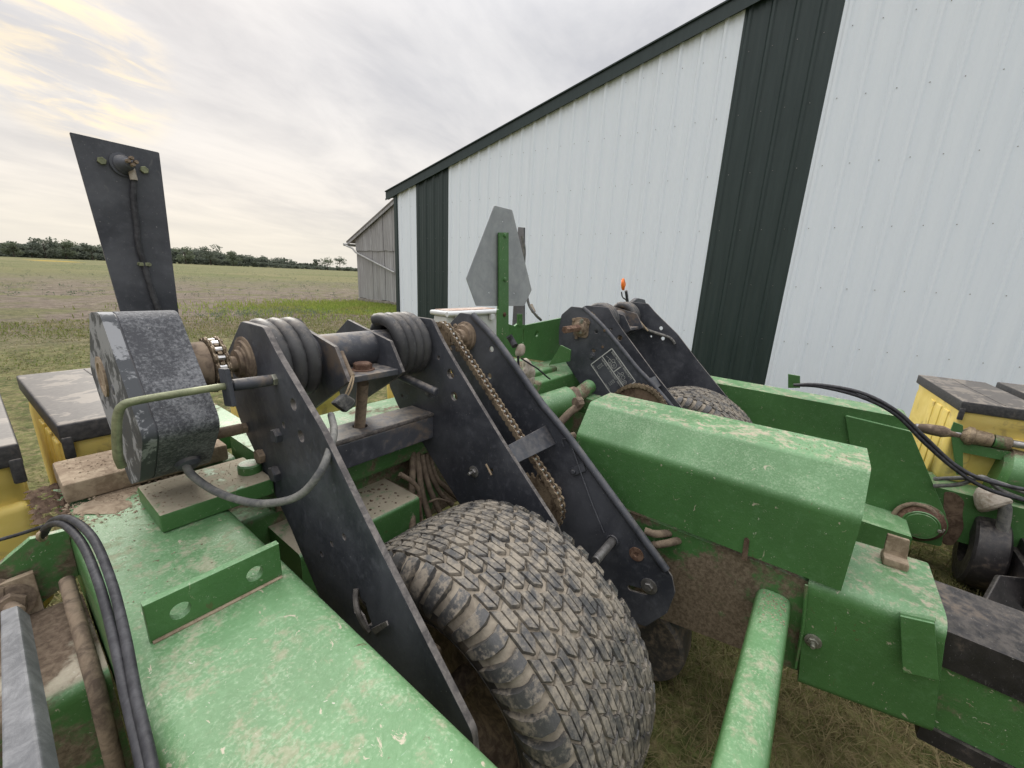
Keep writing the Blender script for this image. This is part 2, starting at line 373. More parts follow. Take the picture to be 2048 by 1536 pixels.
def cat(pts, n=8):
    P = [Vector(p) for p in pts]
    if len(P) < 3 or n < 2: return P
    P = [P[0]*2-P[1]]+P+[P[-1]*2-P[-2]]; out = []
    for i in range(1, len(P)-2):
        a, b, c, d = P[i-1:i+3]
        for j in range(n):
            t = j/n; out.append(.5*((2*b)+(c-a)*t+(2*a-5*b+4*c-d)*t*t+(3*b-a-3*c+d)*t**3))
    out.append(P[-2]); return out
def tube_geo(path, r, seg=10, cap=True):
    v = []; f = []; n = len(path); nrm = None
    for i, p in enumerate(path):
        d = (path[min(i+1, n-1)]-path[max(i-1, 0)]).normalized()
        if nrm is None: nrm = d.orthogonal().normalized()
        nrm = (nrm-d*nrm.dot(d)).normalized(); b = d.cross(nrm)
        rr = r(i/(n-1)) if callable(r) else r
        for k in range(seg):
            a = 2*math.pi*k/seg; v.append(p+nrm*(rr*math.cos(a))+b*(rr*math.sin(a)))
    for i in range(n-1):
        for k in range(seg):
            a = i*seg+k; b_ = i*seg+(k+1) % seg; f.append((a, b_, b_+seg, a+seg))
    if cap: f.append(tuple(reversed(range(seg)))); f.append(tuple(range((n-1)*seg, n*seg)))
    return v, f
def tube(name, pts, r, mat, parent, n=8, seg=10):
    v, f = tube_geo(cat(pts, n), r, seg); return link(name, mesh(name, v, f, 50), parent, mat)
def lathe_mesh(name, prof, seg=24):
    v = []; f = []
    for h, r in prof:
        for k in range(seg): a = 2*math.pi*k/seg; v.append((r*math.cos(a), r*math.sin(a), h))
    for i in range(len(prof)-1):
        for k in range(seg): a = i*seg+k; b = i*seg+(k+1) % seg; f.append((a, b, b+seg, a+seg))
    f.append(tuple(reversed(range(seg)))); f.append(tuple(range((len(prof)-1)*seg, len(prof)*seg)))
    return mesh(name, v, f, 32)
def orient(o, p, d, spin=0.0):
    q = Vector(d).to_track_quat('Z', 'Y') @ Quaternion((0, 0, 1), spin)
    o.matrix_basis = Matrix.Translation(Vector(p)) @ q.to_matrix().to_4x4(); return o
def bake(me, p, d, spin=0.0):
    q = Vector(d).to_track_quat('Z', 'Y') @ Quaternion((0, 0, 1), spin)
    me.transform(Matrix.Translation(Vector(p)) @ q.to_matrix().to_4x4()); return me
def rod(name, p0, p1, r, mat, parent, seg=20, ch=.002, seg_prof=None):
    p0 = Vector(p0); p1 = Vector(p1); h = (p1-p0).length
    pr = seg_prof or [(0, r-ch), (ch, r), (h-ch, r), (h, r-ch)]
    return link(name, bake(lathe_mesh(name, pr, seg), p0, p1-p0), parent, mat)
def hexm(name, r, h, washer=0.0, shank=0.0):
    bm = bmesh.new()
    def ring(rad, z, n=6): return [bm.verts.new((rad*math.cos(2*math.pi*k/n), rad*math.sin(2*math.pi*k/n), z)) for k in range(n)]
    rings = [ring(r, .0), ring(r, h*.82), ring(r*.86, h), ring(r*.55, h*.98)]
    for a, b in zip(rings, rings[1:]):
        for k in range(6): bm.faces.new((a[k], a[(k+1) % 6], b[(k+1) % 6], b[k]))
    bm.faces.new(rings[-1]); bm.faces.new(list(reversed(rings[0])))
    if washer:
        n = 18; w = [ring(washer, -.001, n), ring(washer, .0022, n), ring(washer*.9, .003, n), ring(r*.5, .003, n)]
        for a, b in zip(w, w[1:]):
            for k in range(n): bm.faces.new((a[k], a[(k+1) % n], b[(k+1) % n], b[k]))
    if shank:
        n = 12; w = [ring(r*.45, h*.9, n), ring(r*.45, h+shank, n), ring(r*.36, h+shank+.002, n)]
        for a, b in zip(w, w[1:]):
            for k in range(n): bm.faces.new((a[k], a[(k+1) % n], b[(k+1) % n], b[k]))
        bm.faces.new(w[-1])
    return from_bm(bm, name, 30)
HEX = {}
def bolt(p, d, r, mat, parent, name='bolt', washer=1.55, shank=0.0, h=None, spin=.3):
    key = (round(r, 4), mat, washer, shank, h)
    if key not in HEX:
        me = hexm(name, r, h or r*.75, washer*r if washer else 0, shank); me.materials.append(MAT[mat]); HEX[key] = me
    return orient(link(name, HEX[key], parent), p, d, spin)
def lump(name, p, s, mat, parent, amp=.3, sub=3, seed=0):
    bm = bmesh.new(); bmesh.ops.create_icosphere(bm, subdivisions=sub, radius=1); rr = random.Random(seed)
    k = [(Vector((rr.uniform(-1, 1), rr.uniform(-1, 1), rr.uniform(-1, 1))).normalized(), rr.uniform(-amp, amp)) for _ in range(14)]
    for v in bm.verts:
        q = v.co.normalized(); d = 1+sum(a*max(0, q.dot(c))**6 for c, a in k)
        v.co = Vector((q.x*s[0], q.y*s[1], q.z*s[2]))*d+Vector(p)
    return link(name, from_bm(bm, name, 60), parent, mat)
def rel(z): return z+EYE                          # heights in the notes are taken from the eye
def P3(x, y, z): return Vector((x, y, z+EYE))

# ================================================================== THE SETTING
def build_ground():
    # one sheet out to the horizon, finer near the machine
    def axis():
        a = [0.0]; s = .22
        while a[-1] < 2600: a.append(a[-1]+s); s *= 1.11 if a[-1] > 6 else 1.02
        return np.array([-x for x in a[:0:-1]]+a)
    g = axis(); n = len(g); X, Y = np.meshgrid(g, g, indexing='ij')
    rr = np.hypot(X, Y); blend = np.clip((rr-3)/8, 0, 1)*np.clip(60/np.maximum(rr, 1), 0, 1)
    Z = .02*np.sin(X*1.7+1)*np.cos(Y*1.3)+.05*blend*(np.sin(X*.31+Y*.22)+np.sin(Y*.47-X*.13))
    v = np.stack([X, Y, Z], -1).reshape(-1, 3)
    i = np.arange(n-1); I, J = np.meshgrid(i, i, indexing='ij'); a = (I*n+J).ravel()
    f = np.stack([a, a+n, a+n+1, a+1], -1)
    me = bpy.data.meshes.new('field'); me.from_pydata(v.tolist(), [], f.tolist()); me.shade_smooth()
    t = NT('field_ground', .95, 0, .15)
    x, y, z = t.xyz()
    d = t.mul(t.mul(t.mul(x, x), t.mul(y, y), 'ADD'), .5, 'POWER')
    dn = t.mul(d, t.mul(t.noise(.16, 4, .6, 1.0), 9.0), 'ADD')
    big = t.noise(.35, 5, .6, .6); mid = t.noise(2.2, 6, .65, .5); fin = t.noise(26, 5, .65, .3); veryf = t.noise(110, 3, .6)
    lawn = t.mix(t.ramp(mid, .32, .68), (.072, .098, .030), (.150, .150, .062))
    lawn = t.mix(t.ramp(fin, .42, .68), lawn, (.22, .185, .10))
    soil = t.mix(t.ramp(mid, .35, .65), (.120, .098, .078), (.190, .158, .126))
    soil = t.mix(t.ramp(fin, .55, .75, 0, .7), soil, (.30, .255, .20))
    soil = t.mix(t.ramp(t.noise(.55, 6, .65, .6), .48, .62, 0, .85), soil, (.125, .128, .055))
    far = t.mix(t.ramp(t.noise(.05, 5, .6, .5), .35, .65), (.115, .125, .050), (.165, .155, .075))
    far = t.mix(t.ramp(t.noise(.32, 5, .6, .8), .54, .66, 0, .7), far, (.075, .105, .034))
    c = t.mix(t.ramp(dn, 11.5, 17.5), lawn, soil)
    c = t.mix(t.ramp(dn, 24, 62), c, far)
    grit = t.mul(t.mul(t.noise(5.5, 6, .72, .4), .55), t.mul(t.noise(17, 5, .7, .3), .45), 'ADD')
    c = t.mix(1.0, c, t.mix(t.ramp(grit, .36, .64), (.62, .60, .58), (1.42, 1.40, 1.34)), 'MULTIPLY')
    # livelier grass in front of the old barn
    gx = t.mul(t.mul(x, -9.0, 'ADD'), .30); gy = t.mul(t.mul(y, -13.6, 'ADD'), .42)
    gd = t.mul(t.mul(gx, gx), t.mul(gy, gy), 'ADD')
    g2 = t.mul(gd, t.mul(t.noise(.7, 4, .6), .9), 'ADD')
    c = t.mix(t.ramp(g2, 1.15, .8), c, t.mix(mid, (.15, .21, .036), (.23, .27, .06)))
    # a drift of yellow flowers far out on the left
    fp = az(110, 522, 0)
    fx = t.mul(t.mul(x, -fp.x, 'ADD'), .14); fy = t.mul(t.mul(y, -fp.y, 'ADD'), .045)
    fdn = t.mul(t.mul(t.mul(fx, fx), t.mul(fy, fy), 'ADD'), t.mul(t.noise(.25, 5, .7), 1.4), 'ADD')
    c = t.mix(t.ramp(fdn, 1.35, .8, 0, .75), c, (.38, .26, .035))
    t.color(c); t.bump(t.mul(t.mul(fin, 1.0), t.mul(veryf, .5), 'ADD'), .9, .03)
    me.materials.append(t.m)
    o = link('field', me); o['kind'] = 'structure'; return o
build_ground()

def grass():
    """upright and lying blades, one mesh: nobody could count them"""
    P = []
    def ring(n, fn):
        P.append(fn(n))
    def area(n, x0, x1, y0, y1, h, w, dry, lay):
        return np.column_stack([rng.uniform(x0, x1, n), rng.uniform(y0, y1, n), h*rng.uniform(.45, 1.25, n), np.full(n, w),
                                np.clip(rng.normal(dry, .25, n), 0, 1), np.full(n, lay)])
    P.append(area(34000, .55, 2.6, -1.7, .75, .075, .0030, .50, .8))
    P.append(area(9000, 2.2, 5.6, -2.6, 1.2, .09, .005, .5, .6))
    P.append(area(7000, -.6, .5, .4, 2.0, .09, .004, .35, .6))
    # lawn on the left, thinning with distance
    n = 80000; r = 1.8+11*rng.random(n)**1.5; a = np.radians(37+rng.uniform(-2, 62, n))
    L = np.column_stack([r*np.cos(a), r*np.sin(a), (.035+.0022*r)*rng.uniform(.5, 1.2, n), .003+.0011*r, np.clip(rng.normal(.30, .28, n), 0, 1), np.full(n, 1.2)])
    keep = rng.random(n) < np.clip(1.4-np.maximum(0, (r-8))/6, .12, 1); P.append(L[keep])
    # bright grass by the barn
    n = 14000; P.append(np.column_stack([rng.normal(9, 2.2, n), rng.normal(13.8, 1.5, n), .11*rng.uniform(.5, 1.3, n), np.full(n, .022), np.clip(rng.normal(.02, .1, n), 0, 1), np.full(n, .45)]))
    A = np.vstack(P); n = len(A)
    pat = .5+.5*np.sin(A[:, 0]*2.1+np.sin(A[:, 1]*1.7)*2)*np.cos(A[:, 1]*1.3+A[:, 0]*.7)
    A[:, 4] = np.clip(A[:, 4]+(pat-.5)*.55, 0, 1)
    th = rng.uniform(0, 2*np.pi, n); d = np.column_stack([np.cos(th), np.sin(th), np.zeros(n)]); s = np.column_stack([-np.sin(th), np.cos(th), np.zeros(n)])
    base = np.column_stack([A[:, 0], A[:, 1], np.full(n, -.015)])
    lean = A[:, 5]*rng.uniform(.2, 1.6, n)+A[:, 4]*.8; h = A[:, 2]; w = A[:, 3]
    up = np.array([0, 0, 1.0])
    m = base+up*(h*.62/np.sqrt(1+.3*lean**2))[:, None]+d*(h*.32*lean)[:, None]
    tip = base+up*(h/np.sqrt(1+lean**2))[:, None]+d*(h*.85*lean)[:, None]
    V = np.stack([base-s*w[:, None]*.5, base+s*w[:, None]*.5, m+s*w[:, None]*.42, m-s*w[:, None]*.42, tip], 1).reshape(-1, 3)
    V[:, 2] = np.maximum(V[:, 2], -.02)
    k = np.arange(n)*5
    F4 = np.stack([k, k+1, k+2, k+3], 1); F3 = np.stack([k+3, k+2, k+4], 1)
    me = bpy.data.meshes.new('grass'); me.vertices.add(n*5); me.vertices.foreach_set('co', V.ravel())
    me.loops.add(n*7); me.loops.foreach_set('vertex_index', np.concatenate([F4, F3], 1).ravel())
    me.polygons.add(n*2); st = np.empty(n*2, int); st[0::2] = np.arange(n)*7; st[1::2] = np.arange(n)*7+4
    me.polygons.foreach_set('loop_start', st)
    me.update(calc_edges=True)
    g1 = np.array([.095, .135, .034]); g2 = np.array([.17, .185, .06]); dry = np.array([.36, .30, .165]); dr2 = np.array([.20, .145, .085])
    q = rng.random(n)[:, None]; gg = g1*(1-q)+g2*q; q = rng.random(n)[:, None]; dd = dry*(1-q)+dr2*q
    f = A[:, 4:5]; col = gg*(1-f)+dd*f
    br = A[:, 4] < .12; col[br] *= 1.25
    bb = (np.hypot(A[:, 0]-9, A[:, 1]-13.8) < 6) & (A[:, 3] > .02); col[bb] *= np.array([1.45, 1.5, 1.2])
    at = me.attributes.new('tint', 'FLOAT_COLOR', 'POINT')
    at.data.foreach_set('color', np.repeat(np.column_stack([col, np.ones(n)]), 5, 0).ravel().astype(np.float32))
    o = link('grass', me, None, 'grass'); tag(o, 'short dry and green grass around the planter and out to the field', 'grass', kind='stuff')
grass()

def weeds():
    v = []; f = []; r = random.Random(3)
    def clump(x, y, s, n):
        for _ in range(n):
            a = r.uniform(0, 6.28); q = s*math.sqrt(r.random())*.6; h = s*r.uniform(.35, 1.0)*(1-.45*q/s)
            c = Vector((x+q*math.cos(a), y+q*math.sin(a), h*r.uniform(.25, 1))); l = s*r.uniform(.10, .22)
            d = Vector((r.uniform(-1, 1), r.uniform(-1, 1), r.uniform(-.3, .9))).normalized()*l; e = d.orthogonal().normalized()*l*.35
            e.rotate(Quaternion(d.normalized(), r.uniform(0, 6.28))); k = len(v)
            v.extend([c-d*.5, c+e, c+d*.8, c-e]); f.append((k, k+1, k+2, k+3))
    for i in range(900):
        rr = 20+150*r.random()**1.6; a = R(37)+R(r.uniform(16, 56)); clump(rr*math.cos(a), rr*math.sin(a), r.uniform(.10, .34), 14)
    c = az(540, 628, 0)
    for i in range(120):
        x = c.x+r.gauss(0, 1.1); y = c.y+r.gauss(0, .6); clump(x, y, r.uniform(.10, .24), 18)
    o = link('field_weeds', mesh('field_weeds', v, f), None, 'leaf1'); tag(o, 'scattered dark green weeds standing in the open field', 'weeds', kind='stuff')
weeds()

# ------------------------------------------------------------------ far wood and the trees that stand out of it
def crown_geo(r, h, w, n, leaf, bottom=.12):
    """leaf clumps through the crown's volume: a few big lobes, each filled with small tilted faces"""
    v = []; f = []
    lobes = [(Vector((r.uniform(-.33, .33)*w, r.uniform(-.33, .33)*w, h*r.uniform(bottom+.18, .86))), r.uniform(.16, .30)) for _ in range(11)]
    for _ in range(n):
        c, s = r.choice(lobes); d = Vector((r.gauss(0, 1), r.gauss(0, 1), r.gauss(0, .8))); d = d.normalized()*(r.random()**.45)
        p = c+Vector((d.x*s*w, d.y*s*w, d.z*s*h*.62)); p.z = min(max(p.z, h*bottom*.6), h*1.02)
        a = Vector((r.uniform(-1, 1), r.uniform(-1, 1), r.uniform(-.7, .7))).normalized(); b = a.orthogonal().normalized(); b.rotate(Quaternion(a, r.uniform(0, 6.28)))
        l = leaf*r.uniform(.5, 1.25); k = len(v); v.extend([p-a*l, p+b*l*.62, p+a*l, p-b*l*.62]); f.append((k, k+1, k+2, k+3))
    return v, f
TOPS = [(-60, 484), (0, 483), (30, 479), (60, 482), (90, 479), (130, 481), (165, 487), (205, 488), (240, 491), (300, 492), (345, 493), (400, 496), (450, 503), (505, 508), (560, 514), (600, 522), (660, 529), (740, 535)]
def at_range(u, D):
    d = sight(u, 502.6+.0503*u); d.z = 0; d.normalize(); return d*D
def px_height(p, u, top):
    base = 502.6+.0503*u; return 1.12*(base-top)/F*(p-EYEV).dot(FWD)+.3
def wood():
    v = []; f = []; r = random.Random(11)
    u = -70.0
    while u < 745:
        top = np.interp(u, [t[0] for t in TOPS], [t[1] for t in TOPS]); D = 250+max(0, u)*.13
        for row in range(2):
            uu = u+r.uniform(-4, 4); p = at_range(uu, D+row*9+r.uniform(-3, 3)); h = px_height(p, uu, top+r.uniform(-1.5, 4.5)+row*(-1.0)); h = max(h, 2.2)
            w = max(4.0, h*r.uniform(.8, 1.15)); vv, ff = crown_geo(r, h, w, 260, .42+.02*h, .02)
            k = len(v); v.extend([q+p for q in vv]); f.extend([tuple(i+k for i in t) for t in ff])
        for row in range(3):                      # undergrowth that closes the wood's foot
            uu = u+r.uniform(-5, 5); p = at_range(uu, D-4+r.uniform(-3, 3)); h = max(2.6, .5*px_height(p, uu, top))
            vv, ff = crown_geo(r, h, 5.5, 90, .42, -.15); k = len(v); v.extend([q+p for q in vv]); f.extend([tuple(i+k for i in t) for t in ff])
        u += r.uniform(5.5, 9.0)
    o = link('wood', mesh('wood', v, f), None, 'leaf0'); tag(o, 'long dark green wood along the far edge of the field', 'wood', kind='stuff')
wood()
TREES = [(90, 469, .95, 'tallest broad tree crown rising from the far wood at the left'),
         (131, 471, .9, 'second tall tree right beside the tallest crown of the far wood'),
         (62, 479, .95, 'lower tree left of the tallest crown in the far wood'),
         (26, 477, .9, 'rounded tree near the left end of the far wood'),
         (184, 484, 1.0, 'tree just left of the black lamp plate, in the far wood'),
         (371, 488, 1.0, 'broad dark tree in the far wood just right of the black lamp plate'),
         (421, 486, 1.0, 'round dark tree standing clear above the sloping right part of the wood'),
         (466, 500, .95, 'low tree right of the round dark one in the far wood'),
         (633, 515, .75, 'leftmost of three small trees standing alone near the barn'),
         (655, 513, 1.05, 'middle and widest of three small trees standing alone near the barn'),
         (680, 511, .85, 'rightmost and tallest of three small trees standing alone near the barn')]
for i, (u, top, asp, lab) in enumerate(TREES):
    r = random.Random(40+i); D = 236+max(0, u)*.13; p = at_range(u, D); h = px_height(p, u, top); w = h*asp
    root = empty('broadleaf_tree', p); tag(root, lab, 'tree', 'trees on the skyline')
    v, f = crown_geo(r, h, w, 900 if i < 8 else 420, .30+.018*h, .02 if i < 8 else .26)
    link('crown', mesh('crown', [q+p for q in v], f), root, 'leaf%d' % (i % 2))
    tv, tf = tube_geo(cat([p+Vector((0, 0, -.2)), p+Vector((.1, .1, h*.3)), p+Vector((-.1, .2, h*.62))], 4), lambda t: h*.028*(1-.6*t), 7)
    for k in range(4):
        a = r.uniform(0, 6.28); b = p+Vector((0, .1, h*r.uniform(.3, .5))); e = b+Vector((math.cos(a)*w*.28, math.sin(a)*w*.28, h*.26))
        bv, bf = tube_geo([b, (b+e)/2+Vector((0, 0, h*.03)), e], lambda t: h*.011*(1-.6*t), 6); q = len(tv); tv += bv; tf += [tuple(i_+q for i_ in t) for t in bf]
    link('trunk', mesh('trunk', tv, tf, 60), root, 'bark')

# ------------------------------------------------------------------ metal shed
SX = 5.75                                         # its gable wall, facing the planter
def rake(y): return 2.887+(7.626-y)*.2305          # underside line of the rake trim
def build_shed():
    root = empty('metal_shed', (SX, 2, 0))
    tag(root, 'white ribbed metal shed with dark green stripes and dark roof trim', 'shed')
    lim = [7.53, 6.94, 6.02, 5.106, 4.192, 3.278, 2.32, 1.36, .458]
    y = .458
    while y > -9: y -= .914; lim.append(y)
    dark = {1, 7, 13}
    scr = []
    for i, (ya, yb) in enumerate(zip(lim, lim[1:])):
        w = ya-yb; prof = [(ya, 0.0)]
        k = 0; yy = ya-.05 if w > .8 else ya-.12
        # major ribs every 229 mm, two faint stiffeners between
        pts = []
        nr = 4 if w > .8 else 2; pit = w/nr
        for j in range(nr):
            c = ya-.115*pit/.2286-j*pit+.06
            pts += [(c+.030, 0), (c+.012, .018), (c-.012, .018), (c-.030, 0)]
            for q in (.085, .145):
                cc = c-q*pit/.2286
                if cc-.012 > yb+.01: pts += [(cc+.012, 0), (cc, .0035), (cc-.012, 0)]
            for zz in [.09+.625*m for m in range(9)]:
                sy = c-.048
                if sy > yb and zz < rake(sy)-.1 and sy > -3.2: scr.append((sy, zz, i in dark))
        pts = [p for p in pts if yb+.002 < p[0] < ya-.002]
        prof += pts+[(yb, 0.0)]
        off = .0 if i % 2 == 0 else .0015
        v = []; f = []
        for (py, ph) in prof:
            v += [(SX-ph-off, py, .04), (SX-ph-off, py, rake(py)-.01)]
        for k in range(len(prof)-1): f.append((2*k, 2*k+2, 2*k+3, 2*k+1))
        n = len(v); v += [(SX+.03, ya, .04), (SX+.03, ya, rake(ya)-.01), (SX+.03, yb, .04), (SX+.03, yb, rake(yb)-.01)]
        f += [(n, n+1, n+3, n+2)]
        link('wall_panel', mesh('wall_panel', v, f, 25), root, 'shed_dark' if i in dark else 'shed_white')
    bm = bmesh.new()
    for sy, zz, dk in scr:
        a = bmesh.ops.create_cone(bm, cap_ends=True, segments=6, radius1=.0050, radius2=.0036, depth=.005, matrix=Matrix.Translation((SX-.004, sy, zz)) @ Matrix.Rotation(-math.pi/2, 4, 'Y'))
    o = link('screws', from_bm(bm, 'screws'), root, 'steel'); o['kind'] = 'stuff'
    # rake trim, corner trim, roof sheet, side wall
    def slope_bar(name, x0, x1, lo, hi, mat, y0=7.86, y1=-9.2):
        v = []
        for yy in (y0, y1):
            for xx in (x0, x1):
                for zz in (lo, hi): v.append((xx, yy, rake(yy)+zz))
        f = [(0, 1, 3, 2), (4, 6, 7, 5), (0, 4, 5, 1), (2, 3, 7, 6), (0, 2, 6, 4), (1, 5, 7, 3)]
        return link(name, mesh(name, v, f), root, mat)
    slope_bar('rake_trim', SX-.050, SX+.02, -.068, .070, 'shed_dark')
    slope_bar('rake_drip_edge', SX-.062, SX-.051, -.09, -.055, 'shed_dark')
    slope_bar('rake_cap', SX-.072, SX+.1, .071, .088, 'shed_dark')
    slope_bar('roof_sheet', SX+.021, SX+14, .02, .08, 'shed_dark', 7.95)
    box('corner_trim', SX-.028, SX+.12, 7.54, 7.63, .03, rake(7.6)-.08, 'shed_dark', root, .006)
    box('side_wall', SX+.04, SX+14, 7.40, 7.52, .02, rake(7.5), 'shed_white', root, 0)
    box('base_board', SX-.006, SX+.06, -9.2, 7.53, -.1, .05, 'boards', root, 0)
build_shed()

# ------------------------------------------------------------------ old barn behind the shed
BX = 10.0
def build_barn():
    root = empty('old_barn', (BX, 13, 0)); tag(root, 'old grey wooden barn with weathered vertical boards behind the metal shed', 'barn')
    r = random.Random(5)
    def roofz(y): return EYE+1.00+(16.42-max(y, 25.2-y))*.44
    y = 15.87; seam = 2.10
    while y > 8.2:
        w = r.uniform(.20, .30); g = r.uniform(.006, .022); yb = y-w
        x = BX+r.uniform(-.012, .012)
        def board(z0, z1a, z1b, xo):
            jig = r.uniform(-.02, .02)
            v = [(x+xo, y, z0+jig), (x+xo, yb+g, z0+jig), (x+xo, yb+g, z1b), (x+xo, y, z1a), (x+xo+.03, y, z0+jig), (x+xo+.03, yb+g, z0+jig), (x+xo+.03, yb+g, z1b), (x+xo+.03, y, z1a)]
            f = [(0, 3, 2, 1), (4, 5, 6, 7), (0, 1, 5, 4), (2, 3, 7, 6), (0, 4, 7, 3), (1, 2, 6, 5)]
            link('board', mesh('board', v, f), root, 'boards')
        za, zb = roofz(y)-.05, roofz(yb)-.05
        if min(za, zb) > seam+.15:
            board(.16, seam+.0, seam+.0, 0); board(seam-.06, za, zb, -.032)
        else: board(.16, za, zb, 0)
        y = yb
    box('inner_wall', BX+.05, BX+.12, 8.2, 15.85, .1, 2.2, 'bark', root, 0)
    box('side_wall', BX+.06, BX+9, 15.74, 15.84, .1, EYE+1.16, 'boards', root, 0)
    box('foundation', BX-.03, BX+.4, 8.2, 15.92, -.15, .15, 'stone', root, .02)
    def slope(name, x0, x1, lo, hi, mat, ya, yb):
        v = []
        for yy in (ya, yb):
            for xx in (x0, x1):
                for zz in (lo, hi): v.append((xx, yy, roofz(yy)+zz))
        return link(name, mesh(name, v, [(0, 1, 3, 2), (4, 6, 7, 5), (0, 4, 5, 1), (2, 3, 7, 6), (0, 2, 6, 4), (1, 5, 7, 3)]), root, mat)
    slope('roof', BX-.14, BX+9, .03, .09, 'barn_roof', 16.36, 12.6); slope('roof', BX-.14, BX+9, .031, .10, 'barn_roof', 12.6, 8.2)
    slope('fascia', BX-.13, BX-.10, -.08, .028, 'boards', 16.30, 12.6)
    tube('gutter', [(BX-.25, 16.38, EYE+.98), (BX+3, 16.38, EYE+1.0), (BX+9, 16.38, EYE+1.03)], .055, 'pipe_white', root, 2, 8)
    tube('downspout', [(BX-.20, 16.33, EYE+.95), (BX-.10, 16.0, EYE+.84), (BX-.08, 15.80, EYE+.68), (BX-.08, 14.6, EYE+.33), (BX-.08, 13.3, EYE-.04)], .034, 'pipe_white', root, 1, 8)
build_barn()

# ================================================================== THE PLANTER
PL = empty('row_crop_planter', (1.0, .6, 0))
tag(PL, 'green folding row-crop planter with black wheel arms parked beside the shed', 'planter')
PY, PZ = 1.0, rel(-.21)                          # the common pivot line of both wheel arms

def slab(name, q, th, mat, parent, bev=.002):
    q = [Vector(p) for p in q]; n = (q[1]-q[0]).cross(q[3]-q[0]).normalized()*th
    bm = bmesh.new(); a = [bm.verts.new(p) for p in q]; b = [bm.verts.new(p+n) for p in q]
    bm.faces.new(a); bm.faces.new(b[::-1])
    for i in range(len(q)): bm.faces.new((a[i], a[(i+1) % len(q)], b[(i+1) % len(q)], b[i]))
    bmesh.ops.recalc_face_normals(bm, faces=bm.faces)
    if bev: bmesh.ops.bevel(bm, geom=bm.edges[:], offset=bev, segments=2, profile=.5, affect='EDGES', clamp_overlap=True)
    return wn(link(name, from_bm(bm, name), parent, mat))
def prism(name, pts, y0, y1, mat, parent, rnd=.01, n=4, ang=30):
    """closed section (x, z) drawn out along y"""
    pp = fillet(pts, rnd, n); k = len(pp); v = [(p[0], y0, p[1]) for p in pp]+[(p[0], y1, p[1]) for p in pp]
    f = [(i, (i+1) % k, (i+1) % k+k, i+k) for i in range(k)]+[tuple(range(k))[::-1], tuple(range(k, 2*k))]
    me = mesh(name, v, f, ang); bm = bmesh.new(); bm.from_mesh(me); bmesh.ops.recalc_face_normals(bm, faces=bm.faces); bm.to_mesh(me); bm.free(); finish(me, ang)
    return wn(link(name, me, parent, mat))
def xprism(name, pts, x0, x1, mat, parent, rnd=.01, n=4, ang=30):
    pp = fillet(pts, rnd, n); k = len(pp); v = [(x0, p[0], p[1]) for p in pp]+[(x1, p[0], p[1]) for p in pp]
    f = [(i, (i+1) % k, (i+1) % k+k, i+k) for i in range(k)]+[tuple(range(k))[::-1], tuple(range(k, 2*k))]
    me = mesh(name, v, f, ang); bm = bmesh.new(); bm.from_mesh(me); bmesh.ops.recalc_face_normals(bm, faces=bm.faces); bm.to_mesh(me); bm.free(); finish(me, ang)
    return wn(link(name, me, parent, mat))
def rect(a0, a1, b0, b1): return [(a0, b0), (a1, b0), (a1, b1), (a0, b1)]

# ---- roller chain --------------------------------------------------------
PITCH_C = .0190
def link_meshes():
    out = []
    for wide in (0, 1):
        bm = bmesh.new(); g = .0070 if not wide else .0102; th = .0026; r = .0096
        for s in (-1, 1):
            o = []
            for cx, a0 in ((0, 90), (PITCH_C, -90)):
                for a in (0, 45, 90, 135, 180): o.append((cx+r*math.cos(R(a0+a)), r*math.sin(R(a0+a))))
            o.insert(5, (PITCH_C*.5, -r*.62)); o.append((PITCH_C*.5, r*.62))
            lo = [bm.verts.new((x, y, s*g)) for x, y in o]; hi = [bm.verts.new((x, y, s*(g+th))) for x, y in o]
            bm.faces.new(lo); bm.faces.new(hi); k = len(o)
            for i in range(k): bm.faces.new((lo[i], lo[(i+1) % k], hi[(i+1) % k], hi[i]))
        m0 = len(bm.faces)
        for cx in (0,):
            bmesh.ops.create_cone(bm, cap_ends=True, segments=10, radius1=.0060, radius2=.0060, depth=.0122, matrix=Matrix.Translation((cx, 0, 0)))
            bmesh.ops.create_cone(bm, cap_ends=True, segments=8, radius1=.0034, radius2=.0034, depth=.0262, matrix=Matrix.Translation((cx, 0, 0)))
        me = from_bm(bm, 'link', 30); me.materials.append(MAT['chain']); me.materials.append(MAT['bright_steel'])
        for p in me.polygons:
            c = p.center
            if abs(c.z) < .006 and math.hypot(c.x, c.y) < .0075: p.material_index = 1
        out.append(me)
    return out
LINKS = link_meshes()
def chain(path, X, parent, closed=False):
    """links laid one by one along a path given in (y, z)"""
    P = [Vector((p[0], p[1])) for p in path]
    if closed: P.append(P[0])
    acc = [0]
    for a, b in zip(P, P[1:]): acc.append(acc[-1]+(b-a).length)
    def atl(s):
        s = min(s, acc[-1]-1e-6); i = np.searchsorted(acc, s, 'right')-1; i = min(max(i, 0), len(P)-2); t = (s-acc[i])/(acc[i+1]-acc[i]); return P[i].lerp(P[i+1], t)
    n = int(acc[-1]/PITCH_C); pit = acc[-1]/n if closed else PITCH_C
    v, f = tube_geo([Vector((X, p.x, p.y)) for p in P], .0026, 5)
    root = link('roller_chain', mesh('roller_chain', v, f, 50), parent, 'rusty')
    for i in range(n):
        a = atl(i*pit); b = atl((i+1)*pit); d = (b-a).normalized()
        # chain stays put even when the object names repeat: a copy per link
        o = link('link', LINKS[i % 2], root)
        M3 = Matrix(((0, 0, 1), (d.x, -d.y, 0), (d.y, d.x, 0)))
        o.matrix_basis = Matrix.Translation((X, a.x, a.y)) @ M3.to_4x4()
    return root
